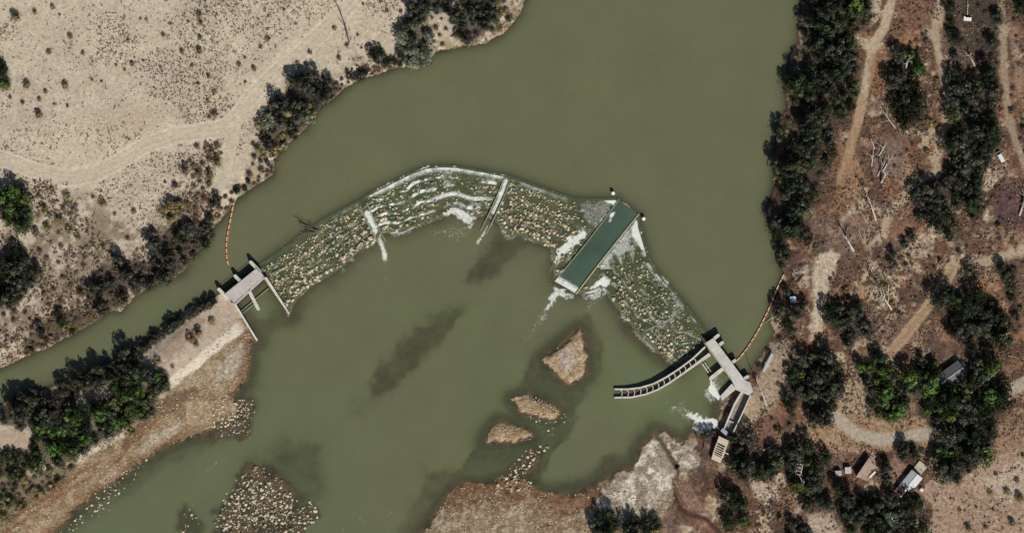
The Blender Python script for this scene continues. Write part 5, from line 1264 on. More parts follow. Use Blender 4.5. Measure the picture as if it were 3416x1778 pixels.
bm = bmesh.new(); bmesh.ops.create_cone(bm, cap_ends=True, segments=18, radius1=0.85, radius2=0.85, depth=1.6, matrix=Matrix.Translation((0, 0, 0.8))); link('drum', bm_mesh('drum', bm, M_WHITE, 0.05), tk)
bm = bmesh.new(); bmesh.ops.create_cone(bm, cap_ends=True, segments=18, radius1=0.8, radius2=0.2, depth=0.3, matrix=Matrix.Translation((0, 0, 1.75))); link('lid', bm_mesh('lid', bm, M_WHITE), tk)

def flat_shed(name, quad, zh, lab, roof_mat, seams=True, tilt=0.5, cat='shed'):
    q = P2(quad); c = q.mean(0); z = terrain_z(*np.asarray(quad).mean(0)) - 0.05
    r = tag(empty(name, (c[0], c[1], z)), lab, cat)
    loc = [tuple(p - c) for p in q]
    bm = bmesh.new(); prism(bm, [tuple(np.array(p) * 0.93) for p in loc], 0, zh); link('wall', bm_mesh('wall', bm, M_SIDING), r)
    bm = bmesh.new(); prism(bm, loc, zh + 0.02, [zh + 0.16 + tilt, zh + 0.16 + tilt, zh + 0.16, zh + 0.16]); ro = link('roof', bm_mesh('roof', bm, roof_mat, 0.02), r)
    if seams:
        bm = bmesh.new(); a, b, c_, d = [Vector((*p, zz)) for p, zz in zip(loc, [zh + 0.17 + tilt] * 2 + [zh + 0.17] * 2)]
        n = 7
        for k in range(n + 1):
            t = 0.02 + 0.96 * k / n
            tube(bm, [a.lerp(d, t), b.lerp(c_, t)], [0.06, 0.06], 4)
        link('roof_seams', bm_mesh('roof_seams', bm, roof_mat), ro)
    c0, c1 = Vector((*loc[2], 0)) * 0.935, Vector((*loc[3], 0)) * 0.935; m = (c0 + c1) / 2
    bm = bmesh.new(); box(bm, (m.x, m.y, 1.0), (0.9, 0.1, 2.0), math.atan2(c1.y - c0.y, c1.x - c0.x)); link('door', bm_mesh('door', bm, M_RUST), r)
    return r
flat_shed('barn', [(2896, 1524), (2912, 1551), (2883, 1599), (2852, 1588)][::-1], 3.9, 'long tan roofed barn casting a black shadow below the gravel road', M_ROOFTAN)
flat_shed('garden_shed', [(2816, 1557), (2837, 1555), (2838, 1577), (2817, 1578)][::-1], 2.3, 'small square white roofed shed nearest the tan barn', plain_mat('dusty_white_roof', (0.50, 0.45, 0.39), 0.7), False, 0.2)
flat_shed('garden_shed', [(2783, 1569), (2804, 1567), (2807, 1584), (2788, 1586)][::-1], 2.3, 'small pale roofed shed left of the square white one', plain_mat('dusty_pink_roof', (0.42, 0.37, 0.33), 0.7), False, 0.2)
flat_shed('tool_shed', [(2633, 990), (2652, 988), (2655, 1008), (2636, 1010)][::-1], 2.6, 'small pale blue roofed hut under the dark tree by the right boom', M_BLUE, True, 0.3, 'hut')
hz = terrain_z(2644, 999)
tp = tag(empty('plank_stack', W(2909, 1581, terrain_z(2909, 1581)), math.radians(45)), 'stack of white boards lying along the right side of the tan barn', 'boards')
for k in range(3):
    bm = bmesh.new(); box(bm, (0, -0.3 + k * 0.3, 0.3 + 0.05 * k), (4.2, 0.28, 0.5)); link('board', bm_mesh('board', bm, M_WHITE, 0.02), tp)
up = tag(empty('utility_pole', W(2896, 1522, terrain_z(2896, 1522))), 'thin dark pole at the upper corner of the tan barn', 'pole')
bm = bmesh.new(); tube(bm, [(0, 0, 0), (0, 0, 8.0)], [0.16, 0.11], 7); link('post', bm_mesh('post', bm, M_BARK), up)
bm = bmesh.new(); box(bm, (0, 0, 7.6), (1.4, 0.14, 0.16), 0.5); link('crossarm', bm_mesh('crossarm', bm, M_BARK), up)
# white tube rack in the grove
rk = tag(empty('trailer_frame', W(2665, 1558, terrain_z(2665, 1558)), math.radians(78)), 'white metal trailer frame standing among dark trees left of the sheds', 'trailer')
bm = bmesh.new()
for y in (-1.3, 1.3): box(bm, (0, y, 3.2), (7.2, 0.22, 0.2))
link('rails', bm_mesh('rails', bm, M_WHITE), rk)
for k in range(5):
    bm = bmesh.new(); box(bm, (-3.4 + 1.7 * k, 0, 3.42), (0.2, 2.8, 0.2)); link('crossbar', bm_mesh('crossbar', bm, M_WHITE), rk)
bm = bmesh.new()
for x in (-3.2, 3.2):
    for y in (-1.3, 1.3): box(bm, (x, y, 1.55), (0.2, 0.2, 3.1))
link('legs', bm_mesh('legs', bm, M_WHITE), rk)
# white scrap sheet at the top right
ss = tag(empty('scrap_roof', W(3225, 67, terrain_z(3225, 67)), math.radians(-4)), 'white corrugated sheet on low posts in dark brush at the top right', 'lean-to')
bm = bmesh.new()
for k in range(10): box(bm, (-1.7 + k * 0.38, 0, 1.5 + 0.04 * (k % 2)), (0.37, 1.8, 0.08))
link('sheet', bm_mesh('sheet', bm, M_WHITE), ss)
bm = bmesh.new(); box(bm, (-1.6, 0.9, 1.56), (0.7, 1.0, 0.1)); link('flap', bm_mesh('flap', bm, M_WHITE), ss)
bm = bmesh.new()
for x in (-1.5, 1.5):
    for y in (-0.7, 0.7): box(bm, (x, y, 0.72), (0.12, 0.12, 1.44))
link('posts', bm_mesh('posts', bm, M_BARK), ss)
dead_tree(3226, 52, 92, .985, 8, .16, 'thin pale pole lying north of the white corrugated sheet', 91, n0=1, name='fallen_log', cat='log', depth=1, up=0.0)

# the white van
van = tag(empty('van', W(3334, 524, terrain_z(3334, 524)), math.atan2(34, -19)), 'white van parked beside the dirt track at the right', 'van')
VL, VW = 5.7, 2.1
prof = [(-VL/2, .45), (-VL/2, 2.25), (-VL/2 + .25, 2.5), (1.35, 2.5), (2.0, 1.75), (VL/2 - .1, 1.4), (VL/2, .9), (VL/2, .45)]
bm = bmesh.new()
L_ = [bm.verts.new((x, -VW/2 + (0.1 if z > 1.8 else 0), z)) for x, z in prof]; R_ = [bm.verts.new((x, VW/2 - (0.1 if z > 1.8 else 0), z)) for x, z in prof]
bm.faces.new(L_); bm.faces.new(R_[::-1])
for i in range(len(prof)):
    j = (i + 1) % len(prof); bm.faces.new((L_[i], R_[i], R_[j], L_[j]))
link('body', bm_mesh('body', bm, plain_mat('white_van_paint', (0.75, 0.75, 0.72), 0.35, 1, 0.95, 1.03, 0.5), 0.06), van)
bm = bmesh.new(); box(bm, (1.69, 0, 2.14), (0.92, 1.7, 0.03), 0, 0)
for v in bm.verts: v.co.z += (1.69 - v.co.x) * 1.15 + 0.03
link('windscreen', bm_mesh('windscreen', bm, M_GLASS), van)
for s in (-1, 1):
    for x, w in ((0.7, 0.9), (-0.6, 1.2), (-2.0, 1.1)):
        bm = bmesh.new(); box(bm, (x, s * (VW / 2 - 0.02), 1.9), (w, 0.06, 0.55)); link('side_window', bm_mesh('side_window', bm, M_GLASS), van)
    bm = bmesh.new(); box(bm, (VL / 2 - 0.03, s * 0.75, 0.95), (0.1, 0.4, 0.25)); link('headlight', bm_mesh('headlight', bm, M_STEEL), van)
    bm = bmesh.new(); box(bm, (1.5, s * (VW / 2 + 0.14), 1.6), (0.12, 0.24, 0.22)); link('mirror', bm_mesh('mirror', bm, M_DARKSTEEL), van)
    for x in (-1.8, 1.75):
        bm = bmesh.new(); bmesh.ops.create_cone(bm, cap_ends=True, segments=16, radius1=.36, radius2=.36, depth=.25, matrix=Matrix.Translation((x, s * (VW / 2 - .1), .36)) @ Matrix.Rotation(math.pi / 2, 4, 'X')); wo = link('wheel', bm_mesh('wheel', bm, M_DARKSTEEL), van)
        bm = bmesh.new(); bmesh.ops.create_cone(bm, cap_ends=True, segments=12, radius1=.2, radius2=.2, depth=.27, matrix=Matrix.Translation((x, s * (VW / 2 - .1), .36)) @ Matrix.Rotation(math.pi / 2, 4, 'X')); link('rim', bm_mesh('rim', bm, M_STEEL), wo)
bm = bmesh.new()
for x in (-2.2, -1.2, -0.2, 0.8): box(bm, (x, 0, 2.56), (0.08, 1.7, 0.08))
link('roof_rack', bm_mesh('roof_rack', bm, M_STEEL), van)

# ------------------------------------------------------------------ vegetation
def leaf_cards(rng, cent, nrm, size, jit=0.6):
    n = len(cent)
    nn = nrm + rng.normal(0, jit, (n, 3)); nn /= np.linalg.norm(nn, axis=1, keepdims=True) + 1e-9
    a = np.cross(nn, rng.normal(0, 1, (n, 3))); a /= np.linalg.norm(a, axis=1, keepdims=True) + 1e-9
    b = np.cross(nn, a)
    s = (size * rng.uniform(0.6, 1.35, n))[:, None]; s2 = s * rng.uniform(0.45, 0.8, (n, 1))
    v = np.stack([cent - a * s, cent - b * s2, cent + a * s, cent + b * s2], 1).reshape(-1, 3)
    f = np.arange(4 * n).reshape(n, 4)
    return v, f

def crown_mesh(kind, mat, seed):
    """crowns for a unit radius of 1; scaled by the tree"""
    rng = np.random.default_rng(seed)
    C, N, Z, T = [], [], [], []
    def sprig(m, lo=0.4, hi=2.9): T.append(np.repeat(np.array([[1, 1, 1]]) * (lo + (hi - lo) * rng.random() ** 1.8) * rng.uniform((0.95, 0.97, 0.9), (1.08, 1.03, 1.1)), m, 0))  # lobe tone varies at random; bright lobes paint in sunlit tips
    if kind in ('tree', 'dense', 'round'):
        nl = {'tree': 15, 'dense': 22, 'round': 13}[kind]
        for k in range(nl):
            a = rng.uniform(0, 2 * math.pi); r = math.sqrt(rng.random()) * 0.82
            zc = 0.55 + 0.95 * (1 - r * r) * rng.uniform(0.55, 1.1)
            lr = rng.uniform(0.17, 0.34) * (1.1 - 0.3 * r)
            m = int(85 * (lr / 0.27) ** 1.6)
            d = rng.normal(0, 1, (m, 3)); d[:, 2] = np.abs(d[:, 2]) * 1.1 - 0.35; d /= np.linalg.norm(d, axis=1, keepdims=True)
            sq = np.array((rng.uniform(.8, 1.25), rng.uniform(.8, 1.25), rng.uniform(.8, 1.5)))
            C.append(np.array((math.cos(a) * r, math.sin(a) * r, zc)) + d * lr * sq * rng.uniform(0.75, 1.08, (m, 1))); N.append(d); Z.append(np.full(m, 0.062)); sprig(m)
        m = 420   # inner foliage, coloured darker for the shade inside the crown
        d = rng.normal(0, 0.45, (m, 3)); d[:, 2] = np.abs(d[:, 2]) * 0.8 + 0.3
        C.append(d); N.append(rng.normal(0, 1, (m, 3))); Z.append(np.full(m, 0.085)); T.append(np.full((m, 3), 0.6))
    elif kind == 'twig':
        m = 900
        a = rng.uniform(0, 2 * math.pi, m); el = rng.uniform(0.15, 1.45, m); t = rng.uniform(0.25, 1, m) ** 0.7
        dirs = np.stack([np.cos(a) * np.cos(el), np.sin(a) * np.cos(el), np.sin(el)], 1)
        lump = 0.75 + 0.35 * np.sin(a * 3 + rng.uniform(0, 6)) * np.cos(el * 2)
        C.append(dirs * (t * lump)[:, None]); N.append(dirs); Z.append(np.full(m, 0.055)); T.append(np.repeat(rng.uniform(0.6, 1.6, (m, 1)), 3, 1))
    elif kind == 'shrub':
        for k in range(6):
            a = rng.uniform(0, 2 * math.pi); r = rng.uniform(0.1, 0.6); lr = rng.uniform(0.3, 0.5)
            m = 60
            d = rng.normal(0, 1, (m, 3)); d[:, 2] = np.abs(d[:, 2]); d /= np.linalg.norm(d, axis=1, keepdims=True)
            C.append(np.array((math.cos(a) * r, math.sin(a) * r, 0.25)) + d * lr * rng.uniform(0.7, 1.05, (m, 1))); N.append(d); Z.append(np.full(m, 0.10)); sprig(m)
    elif kind == 'grass':
        for k in range(26):
            p = rng.normal(0, 0.45, 2); m = 16
            a = rng.uniform(0, 2 * math.pi, m); e = rng.uniform(0.5, 1.3, m); t = rng.uniform(0.1, 0.5, m)
            d = np.stack([np.cos(a) * np.cos(e), np.sin(a) * np.cos(e), np.sin(e)], 1)
            C.append(np.array((p[0], p[1], 0)) + d * t[:, None]); N.append(d); Z.append(np.full(m, 0.055)); sprig(m)
    c, nrm, z = np.concatenate(C), np.concatenate(N), np.concatenate(Z)
    v, f = leaf_cards(rng, c, nrm, z, 0.55)
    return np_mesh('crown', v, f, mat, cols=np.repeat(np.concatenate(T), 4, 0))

def trunk_mesh(seed):
    rr = random.Random(seed); bm = bmesh.new()
    tube(bm, [(0, 0, -0.05), (rr.uniform(-.04, .04), rr.uniform(-.04, .04), 0.5), (rr.uniform(-.08, .08), rr.uniform(-.08, .08), 1.0)], [0.06, 0.045, 0.02], 6)
    for k in range(6):
        a = k * 1.05 + rr.uniform(-.4, .4); z0 = rr.uniform(0.25, 0.7); r = rr.uniform(.35, .65)
        tube(bm, [(0, 0, z0), (math.cos(a) * r * .5, math.sin(a) * r * .5, z0 + .25), (math.cos(a) * r, math.sin(a) * r, z0 + .4)], [.028, .018, .008], 5)
    return bm_mesh('trunk', bm, M_BARK)
TRUNKS = [trunk_mesh(s) for s in range(3)]
CR = {}
def crown(kind, leaf):
    k = (kind, leaf)
    if k not in CR: CR[k] = [crown_mesh(kind, M_LEAF[leaf], hash_(k) + s) for s in range(4)]
    return CR[k][RNG.integers(0, 4)]
def hash_(k): return sum(ord(c) * (i + 3) for i, c in enumerate(''.join(k))) * 11

KINDS = {  # kind -> (object name, crown style, leaf colour, height factor, category)
  'dark': ('dark_tree', 'dense', 'dark', 1.3, 'tree'), 'deep': ('dark_green_tree', 'tree', 'deep', 1.3, 'tree'), 'green': ('green_tree', 'tree', 'green', 1.25, 'tree'),
  'mid': ('leafy_tree', 'round', 'mid', 1.1, 'tree'), 'sage': ('pale_sage_tree', 'dense', 'sage', 1.0, 'tree'), 'olive': ('olive_shrub', 'round', 'olive', 0.85, 'shrub'),
  'brush': ('brown_shrub', 'twig', 'brush', 0.8, 'shrub'), 'red': ('reddish_shrub', 'twig', 'red', 0.75, 'shrub'), 'purple': ('bare_purple_shrub', 'twig', 'purple', 0.8, 'shrub'),
  'grey': ('grey_twiggy_shrub', 'twig', 'grey', 0.75, 'shrub'), 'yellow': ('yellow_grass_clump', 'grass', 'yellow', 0.9, 'grass clump'),
}
PLANTED = []
def plant(px, py, r, kind, label, group=None, z=None):
    """r in metres"""
    nm, style, leaf, hf, cat = KINDS[kind]
    z = terrain_z(px, py) if z is None else z
    z = max(z, 2.0 if py < 1000 and 700 < px < 2600 else -0.2)
    o = tag(empty(nm, W(px, py, z - 0.08), RNG.uniform(0, 6.28)), label, cat, group)
    s = r * RNG.uniform(0.92, 1.1)
    o.scale = (s, s * RNG.uniform(0.88, 1.12), r * hf * RNG.uniform(0.85, 1.2))
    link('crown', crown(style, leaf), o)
    if style in ('tree', 'dense', 'round', 'twig'): link('trunk', TRUNKS[RNG.integers(0, 3)], o, scale=(1, 1, 0.75) if style == 'twig' else None)
    PLANTED.append((px, py, r))
    return o

KEEP_CLEAR = [(3225, 70, 34), (3224, 122, 26), (3334, 524, 34), (3250, 205, 18), (2881, 1562, 48), (2826, 1566, 26), (2794, 1576, 24), (3040, 1602, 52), (3072, 1560, 34), (2665, 1556, 24), (3172, 1243, 40)]
def belt(poly, spacing, rr, kinds, where, seed, edge_kinds=None, water_ok=True):
    """trees through an outline; kinds: {kind: weight}; where: words that place them"""
    rng = np.random.default_rng(seed)
    spacing *= 0.97
    cand = sample_poly(poly, 2600, seed); kept = []
    names = list(kinds); w = np.array([kinds[k] for k in names], float); w /= w.sum()
    for p in cand:
        if all((p[0] - q[0]) ** 2 + (p[1] - q[1]) ** 2 > spacing ** 2 for q in kept): kept.append(p)
    for p in kept:
        if rng.random() < 0.09: continue
        if any((p[0] - a) ** 2 + (p[1] - b) ** 2 < c * c for a, b, c in KEEP_CLEAR): continue
        k = names[rng.choice(len(names), p=w)]
        if edge_kinds and float(seg_dist(poly, np.array([p[0]]), np.array([p[1]]), True)[0]) < spacing * 0.8 and rng.random() < 0.5:
            k = edge_kinds[rng.integers(0, len(edge_kinds))]
        r = rng.uniform(rr[0] * 0.75, rr[1] * 1.08) * 1.17 * (0.92 if k in ('brush', 'red', 'purple', 'grey', 'olive', 'yellow') else 1.0)
        word = {'dark': 'dark grey-green tree', 'deep': 'deep green tree', 'green': 'bright green tree', 'mid': 'mid green tree', 'sage': 'pale sage tree', 'olive': 'olive brown shrub', 'brush': 'brown twiggy shrub',
                'red': 'reddish bare shrub', 'purple': 'purplish bare shrub', 'grey': 'grey twiggy shrub', 'yellow': 'yellow-green grass clump'}[k]
        lab = word + ' ' + where
        plant(p[0], p[1], r, k, lab, word + 's ' + where)

for b_args in BELTS: belt(*b_args)
plant(2862, 24, 5.0, 'green', 'bright green round tree beside the sand track at the top')
plant(2842, 50, 3.0, 'green', 'smaller bright green tree just below the round one at the top')
for p, r, k, l in (((2615, 850), 4.0, 'dark', 'dark tree at the water edge just above the right boom'), ((2688, 798), 3.6, 'deep', 'round deep green tree at the foot of the east belt'), ((2608, 880), 2.4, 'deep', 'small dark tree where the right boom meets the bank'),
    ((2600, 1035), 4.2, 'dark', 'dark tree overhanging the water left of the blue roofed hut'), ((2655, 1040), 4.5, 'dark', 'large dark tree below the blue roofed hut'), ((2625, 1090), 4.2, 'deep', 'deep green tree below the hut toward the headworks'), ((2680, 1012), 2.6, 'dark', 'small dark tree right of the blue roofed hut'), ((2625, 975), 2.2, 'dark', 'small dark tree above the blue roofed hut'), ((2600, 1130), 2.8, 'purple', 'bare dark shrub at the water edge above the metal walkway'), ((2560, 1170), 2.6, 'purple', 'bare dark shrub on the shore left of the metal walkway'), ((2535, 1222), 3.0, 'purple', 'bare dark shrub in the water corner above the headworks'), ((2520, 1250), 2.2, 'purple', 'lowest bare dark shrub in the water corner above the headworks')):
    plant(*p, r, k, l)
plant(2355, 1452, 2.6, 'dark', 'dark bush at the edge of the foam above the outlet box'); plant(2378, 1444, 2.2, 'dark', 'dark bush squeezed between the flume end and the foam')
plant(2440, 1462, 2.6, 'deep', 'deep green bush at the end of the flume')
for k, (px, py, r) in enumerate([(3255, 1690, 1.4), (3300, 1640, 1.5), (3360, 1640, 1.9), (3390, 1600, 2.6), (3400, 1660, 2.4), (3230, 1760, 2.2), (3285, 1755, 2.0), (3375, 1745, 2.2), (3200, 1700, 1.1), (3170, 1660, 1.2), (3320, 1580, 1.2), (3410, 1520, 1.4)]):
    plant(px, py, r, 'olive' if k % 3 else 'brush', ('olive brown shrub' if k % 3 else 'brown twiggy shrub') + ' on the tan field in the lower right corner', 'shrubs on the tan field')

for p, r, k, l in (((3165, 1300), 4.4, 'green', 'green tree overhanging the lower eave of the grey roofed house'), ((3205, 1282), 4.0, 'deep', 'deep green tree against the long side of the grey roofed house'), ((3244, 1262), 3.8, 'dark', 'dark tree at the right gable of the grey roofed house'), ((3120, 1285), 3.8, 'deep', 'deep green tree at the left end of the grey roofed house')):
    plant(*p, r, k, l)
# west bank
plant(586, 618, 3.4, 'purple', 'low purplish grey shrub above the large round olive shrub'); plant(552, 608, 1.5, 'purple', 'small purple shrub left of the low purplish grey one')
for p, r in (((568, 690), 4.0), ((545, 712), 3.0), ((595, 712), 3.2), ((572, 732), 3.0), ((600, 685), 2.8)):
    plant(*p, r, 'olive', 'lobe of the large round olive shrub mass on the west bank', 'large round olive shrub mass')
# berm
NB_ = [(470, 1160), (537, 1104), (600, 1060), (649, 1028), (716, 998)]
for k in range(46):
    p = at_s(NB_, (k + .5) / 46)
    plant(p[0] + RNG.uniform(-3, 3) + 3, p[1] + RNG.uniform(-3, 5) + 6, RNG.uniform(1.5, 2.6), 'purple' if k % 3 else 'dark', ('dark purplish shrub' if k % 3 else 'dark grey-green shrub') + ' in the canal edge row below the sluice', 'row of shrubs along the canal edge of the berm')
for p, r, l in (((640, 1128), 2.6, 'left half of the pair of round olive shrubs on the bare berm'), ((664, 1114), 2.6, 'right half of the pair of round olive shrubs on the bare berm'), ((655, 1148), 1.6, 'small olive shrub below the pair on the bare berm'), ((709, 1075), 2.0, 'round olive shrub alone on the berm nearest the sluice bridge'), ((528, 1203), 1.9, 'olive shrub on the berm beside the dark canal row'), ((578, 1222), 1.2, 'small brown shrub beside the white gravel strip')):
    plant(*p, r, 'olive', l)
plant(118, 1480, 2.0, 'deep', 'small green tree at the right end of the tan clearing'); plant(240, 1555, 2.4, 'purple', 'dark round bare shrub at the foot of the berm grove')

# low brush kept up without a break along the west bank
def bank_row(line, step, off, seed, kinds, where, rr=(1.3, 2.3)):
    rng = np.random.default_rng(seed); L = sum(math.dist(a, b) for a, b in zip(line, line[1:])); n = int(L / step)
    for k in range(n):
        s_ = (k + rng.random()) / n; a, b = at_s(line, max(s_ - .01, 0)), at_s(line, min(s_ + .01, 1)); p = at_s(line, s_)
        dx, dy = b[0] - a[0], b[1] - a[1]; dl = math.hypot(dx, dy) + 1e-6
        o_ = rng.uniform(*off); px, py = p[0] - abs(dy) / dl * o_, p[1] - abs(dx) / dl * o_
        if any((px - q[0]) ** 2 + (py - q[1]) ** 2 < (q[2] * 3.4) ** 2 for q in PLANTED): continue
        kd = kinds[rng.integers(0, len(kinds))]
        word = {'purple': 'purplish bare shrub', 'brush': 'brown twiggy shrub', 'dark': 'dark grey-green shrub', 'olive': 'olive brown shrub', 'red': 'reddish bare shrub'}[kd]
        plant(px, py, rng.uniform(*rr), kd, word + ' ' + where, word + 's ' + where)
bank_row([(1450, 178), (1377, 219), (1274, 244), (1180, 273), (1113, 331)], 8, (5, 34), 701, ['purple', 'brush', 'red', 'dark'], 'in the bank row between the upper groves', (1.5, 2.7))
bank_row([(1042, 389), (979, 456), (934, 506), (908, 585), (837, 630), (787, 670)], 10, (6, 34), 702, ['purple', 'brush', 'dark'], 'in the bank row above the left boom')
bank_row([(775, 690), (738, 733), (671, 831), (613, 912), (537, 938), (447, 988)], 8, (8, 60), 703, ['purple', 'dark', 'brush'], 'in the bank row opposite the sluice', (1.5, 2.7))
bank_row([(447, 988), (403, 1037), (313, 1073), (179, 1148), (89, 1188)], 10, (6, 44), 704, ['purple', 'brush', 'olive', 'dark'], 'in the bank row along the lower canal', (1.3, 2.2))
for k in range(30):
    p = at_s(NB_, (k + .5) / 30 * .8)
    plant(p[0] + RNG.uniform(6, 18), p[1] + RNG.uniform(8, 20), RNG.uniform(1.2, 2.0), 'purple' if k % 2 else 'brush', ('purplish bare shrub' if k % 2 else 'brown twiggy shrub') + ' behind the canal edge row on the berm', 'second row of shrubs on the berm')

EZ = [('along the straight sand track', [(2960, 330), (3140, 240), (3140, 540), (3000, 620), (2860, 640), (2870, 480)], 44), ('at the top of the red ground', [(2990, 0), (3110, 0), (3120, 120), (3060, 170), (2990, 120)], 16),
  ('around the pale sandy patch', [(2640, 900), (2800, 720), (2900, 760), (2900, 960), (2780, 1000), (2640, 1180)], 34), ('beside the brown diagonal track', [(2900, 900), (3100, 780), (3180, 880), (3080, 1020), (2980, 1180), (2900, 1150)], 46),
  ('at the right edge of the east bank', [(3290, 600), (3416, 600), (3416, 1200), (3380, 1180), (3380, 1010), (3280, 850)], 34), ('beside the right hand dirt track', [(3370, 60), (3416, 100), (3416, 560), (3370, 380)], 18),
  ('on the brown ground below the flume', [(2440, 1600), (2540, 1510), (2640, 1650), (2600, 1740), (2500, 1760)], 20), ('between headworks and grove', [(2540, 1330), (2640, 1180), (2640, 1440), (2560, 1500)], 12), ('in the clearing beside the gravel road', [(2700, 1400), (2860, 1300), (3080, 1390), (3090, 1500), (2880, 1510), (2720, 1500)], 22)]
for k_, (wh, poly, n_) in enumerate(EZ):
    for j_, p in enumerate(sample_poly(poly, n_, 900 + k_)):
        if any((p[0] - q[0]) ** 2 + (p[1] - q[1]) ** 2 < (q[2] * 6) ** 2 for q in PLANTED): continue
        if min(float(seg_dist(l_, p[0:1], p[1:2])[0]) for l_ in (TRACK, HAST, [(3177, 893), (3033, 1100), (2960, 1190)], [(2774, 849), (2738, 925), (2729, 1014), (2720, 1100)], [(3416, 831), (3356, 853), (3288, 871)])) < 30: continue
        if any((p[0] - a) ** 2 + (p[1] - b) ** 2 < c * c for a, b, c in KEEP_CLEAR): continue
        kd = ('brush', 'purple', 'red', 'brush', 'olive', 'grey')[int(RNG.integers(0, 6))]
        word = {'purple': 'purplish bare shrub', 'brush': 'brown twiggy shrub', 'olive': 'olive brown shrub', 'red': 'reddish bare shrub', 'grey': 'grey twiggy shrub'}[kd]
        plant(p[0], p[1], RNG.uniform(1.0, 2.3), kd, word + ' ' + wh, word + 's ' + wh)

# desert shrubs picked out one by one
DS = [(54, 58, 35, 'olive'), (237, 125, 20, 'olive'), (430, 139, 15, 'olive'), (166, 177, 20, 'olive'), (280, 180, 18, 'olive'), (94, 287, 35, 'olive'), (222, 289, 28, 'olive'), (154, 308, 17, 'olive'), (134, 334, 17, 'olive'), (78, 343, 28, 'brush'),
  (36, 326, 25, 'brush'), (134, 387, 33, 'olive'), (228, 356, 14, 'olive'), (183, 349, 20, 'brush'), (667, 54, 24, 'olive'), (671, 80, 22, 'olive'), (629, 74, 20, 'brush'), (669, 128, 20, 'olive'), (667, 174, 30, 'olive'), (546, 118, 26, 'brush'),
  (608, 172, 36, 'grey'), (537, 226, 22, 'grey'), (479, 204, 20, 'red'), (642, 222, 15, 'olive'), (698, 257, 18, 'olive'), (662, 280, 15, 'olive'), (716, 311, 18, 'olive'), (696, 340, 17, 'olive'), (819, 275, 22, 'red'), (848, 231, 19, 'olive'),
  (799, 219, 20, 'olive'), (819, 195, 12, 'olive'), (895, 132, 20, 'olive'), (870, 159, 17, 'olive'), (948, 34, 20, 'brush'), (179, 27, 20, 'olive'), (118, 43, 20, 'olive'), (201, 51, 18, 'brush'), (443, 215, 20, 'olive'), (389, 219, 12, 'olive'),
  (309, 268, 12, 'olive'), (340, 273, 12, 'olive'), (418, 235, 12, 'olive'), (716, 380, 46, 'red'), (700, 392, 30, 'brush'), (570, 81, 12, 'olive'), (470, 65, 12, 'olive'), (490, 69, 12, 'olive'), (333, 92, 15, 'brush'),
  (1035, 177, 17, 'olive'), (1133, 197, 18, 'olive'), (1206, 161, 18, 'red'), (1194, 118, 20, 'brush'), (1118, 98, 18, 'olive'), (1292, 38, 25, 'red'), (1337, 40, 25, 'red'), (1158, 152, 25, 'red'), (992, 210, 25, 'brush'), (1212, 16, 12, 'olive'), (1270, 9, 12, 'olive'),
  (342, 677, 34, 'olive'), (447, 708, 20, 'olive'), (150, 695, 25, 'olive'), (385, 715, 14, 'olive'), (347, 824, 19, 'olive'), (427, 795, 30, 'red'), (224, 679, 46, 'grey'), (483, 719, 12, 'brush'), (313, 657, 24, 'brush'), (245, 700, 30, 'grey')]
WORDS = {'olive': 'olive', 'brush': 'brown twiggy', 'red': 'reddish bare', 'grey': 'grey twiggy'}
def where_desert(px, py):
    if py > 600: return 'on the sandy slope between the dirt road and the canal'
    if px > 980: return 'on the sand between the dirt road and the river'
    if px < 300 and py > 240: return 'on the sand at the left near the green tree'
    if px > 760: return 'on the sand just above the dirt road'
    if px > 590: return 'in the column of shrubs above the road junction'
    if px < 300: return 'in the upper left of the desert flat'
    return 'in the middle of the desert flat'
for px, py, r, k in DS:
    size = 'large' if r > 28 else 'small' if r < 16 else 'medium'
    lab = f'{size} {WORDS[k]} shrub {where_desert(px, py)}'
    plant(px, py, max(r * S / 2.235 * 1.05, 0.6), k, lab, 'desert shrubs: ' + lab)

# ---- scrub too small to count
def tuft(seed, n=7, flat=0.8):
    rng = np.random.default_rng(seed)
    d = rng.normal(0, 1, (n, 3)); d[:, 2] = np.abs(d[:, 2]) * flat; d /= np.linalg.norm(d, axis=1, keepdims=True)
    return leaf_cards(rng, d * 0.55, d, np.full(n, 0.42), 0.5)
TUFTS = [tuft(s) for s in range(6)]
def land_ok(q, margin=1.0):
    x, y = (q[:, 0] - 1708) * S, (889 - q[:, 1]) * S
    jx = np.clip(np.searchsorted(GX, x), 0, len(GX) - 1); jy = np.clip(np.searchsorted(GY, y), 0, len(GY) - 1)
    return ~(inU | inD | inDam | inChute)[jy, jx]
def scrub(name, q, rr, cols, lab):
    x, y = (q[:, 0] - 1708) * S, (889 - q[:, 1]) * S
    z = tz_arr(x, y)
    rad = rr[0] + (rr[1] - rr[0]) * RNG.random(len(q)) ** 2
    c = np.array(cols)[RNG.integers(0, len(cols), len(q))] * RNG.uniform(0.7, 1.3, (len(q), 1))
    o = scatter(name, TUFTS, np.stack([x, y, z - 0.03], 1), rad, c, M_SCRUB)
    return tag(o, lab, 'scrub', kind='stuff')
DESERT = [(-40, -20), (1330, -20), (1330, 100), (1200, 200), (1000, 250), (880, 380), (830, 480), (700, 640), (500, 800), (300, 900), (0, 1000), (-40, 1000)]
q = sample_poly(DESERT, 40000, 501)
x, y = (q[:, 0] - 1708) * S, (889 - q[:, 1]) * S
den = sstep(0.40, 0.62, fbm(x, y, 22, 601, 3)) * 0.75 + 0.10
den *= np.where((q[:, 1] < 360) | (q[:, 0] > 560), 1.0, 0.6)
den = np.maximum(den, 0.85 * (seg_dist([(540, 220), (600, 260), (640, 330), (680, 400)], q[:, 0], q[:, 1]) < 60))
den *= (seg_dist(ROAD, q[:, 0], q[:, 1]) > 30) * (seg_dist(ROAD2, q[:, 0], q[:, 1]) > 24)
q = q[(RNG.random(len(q)) < den) & land_ok(q)]
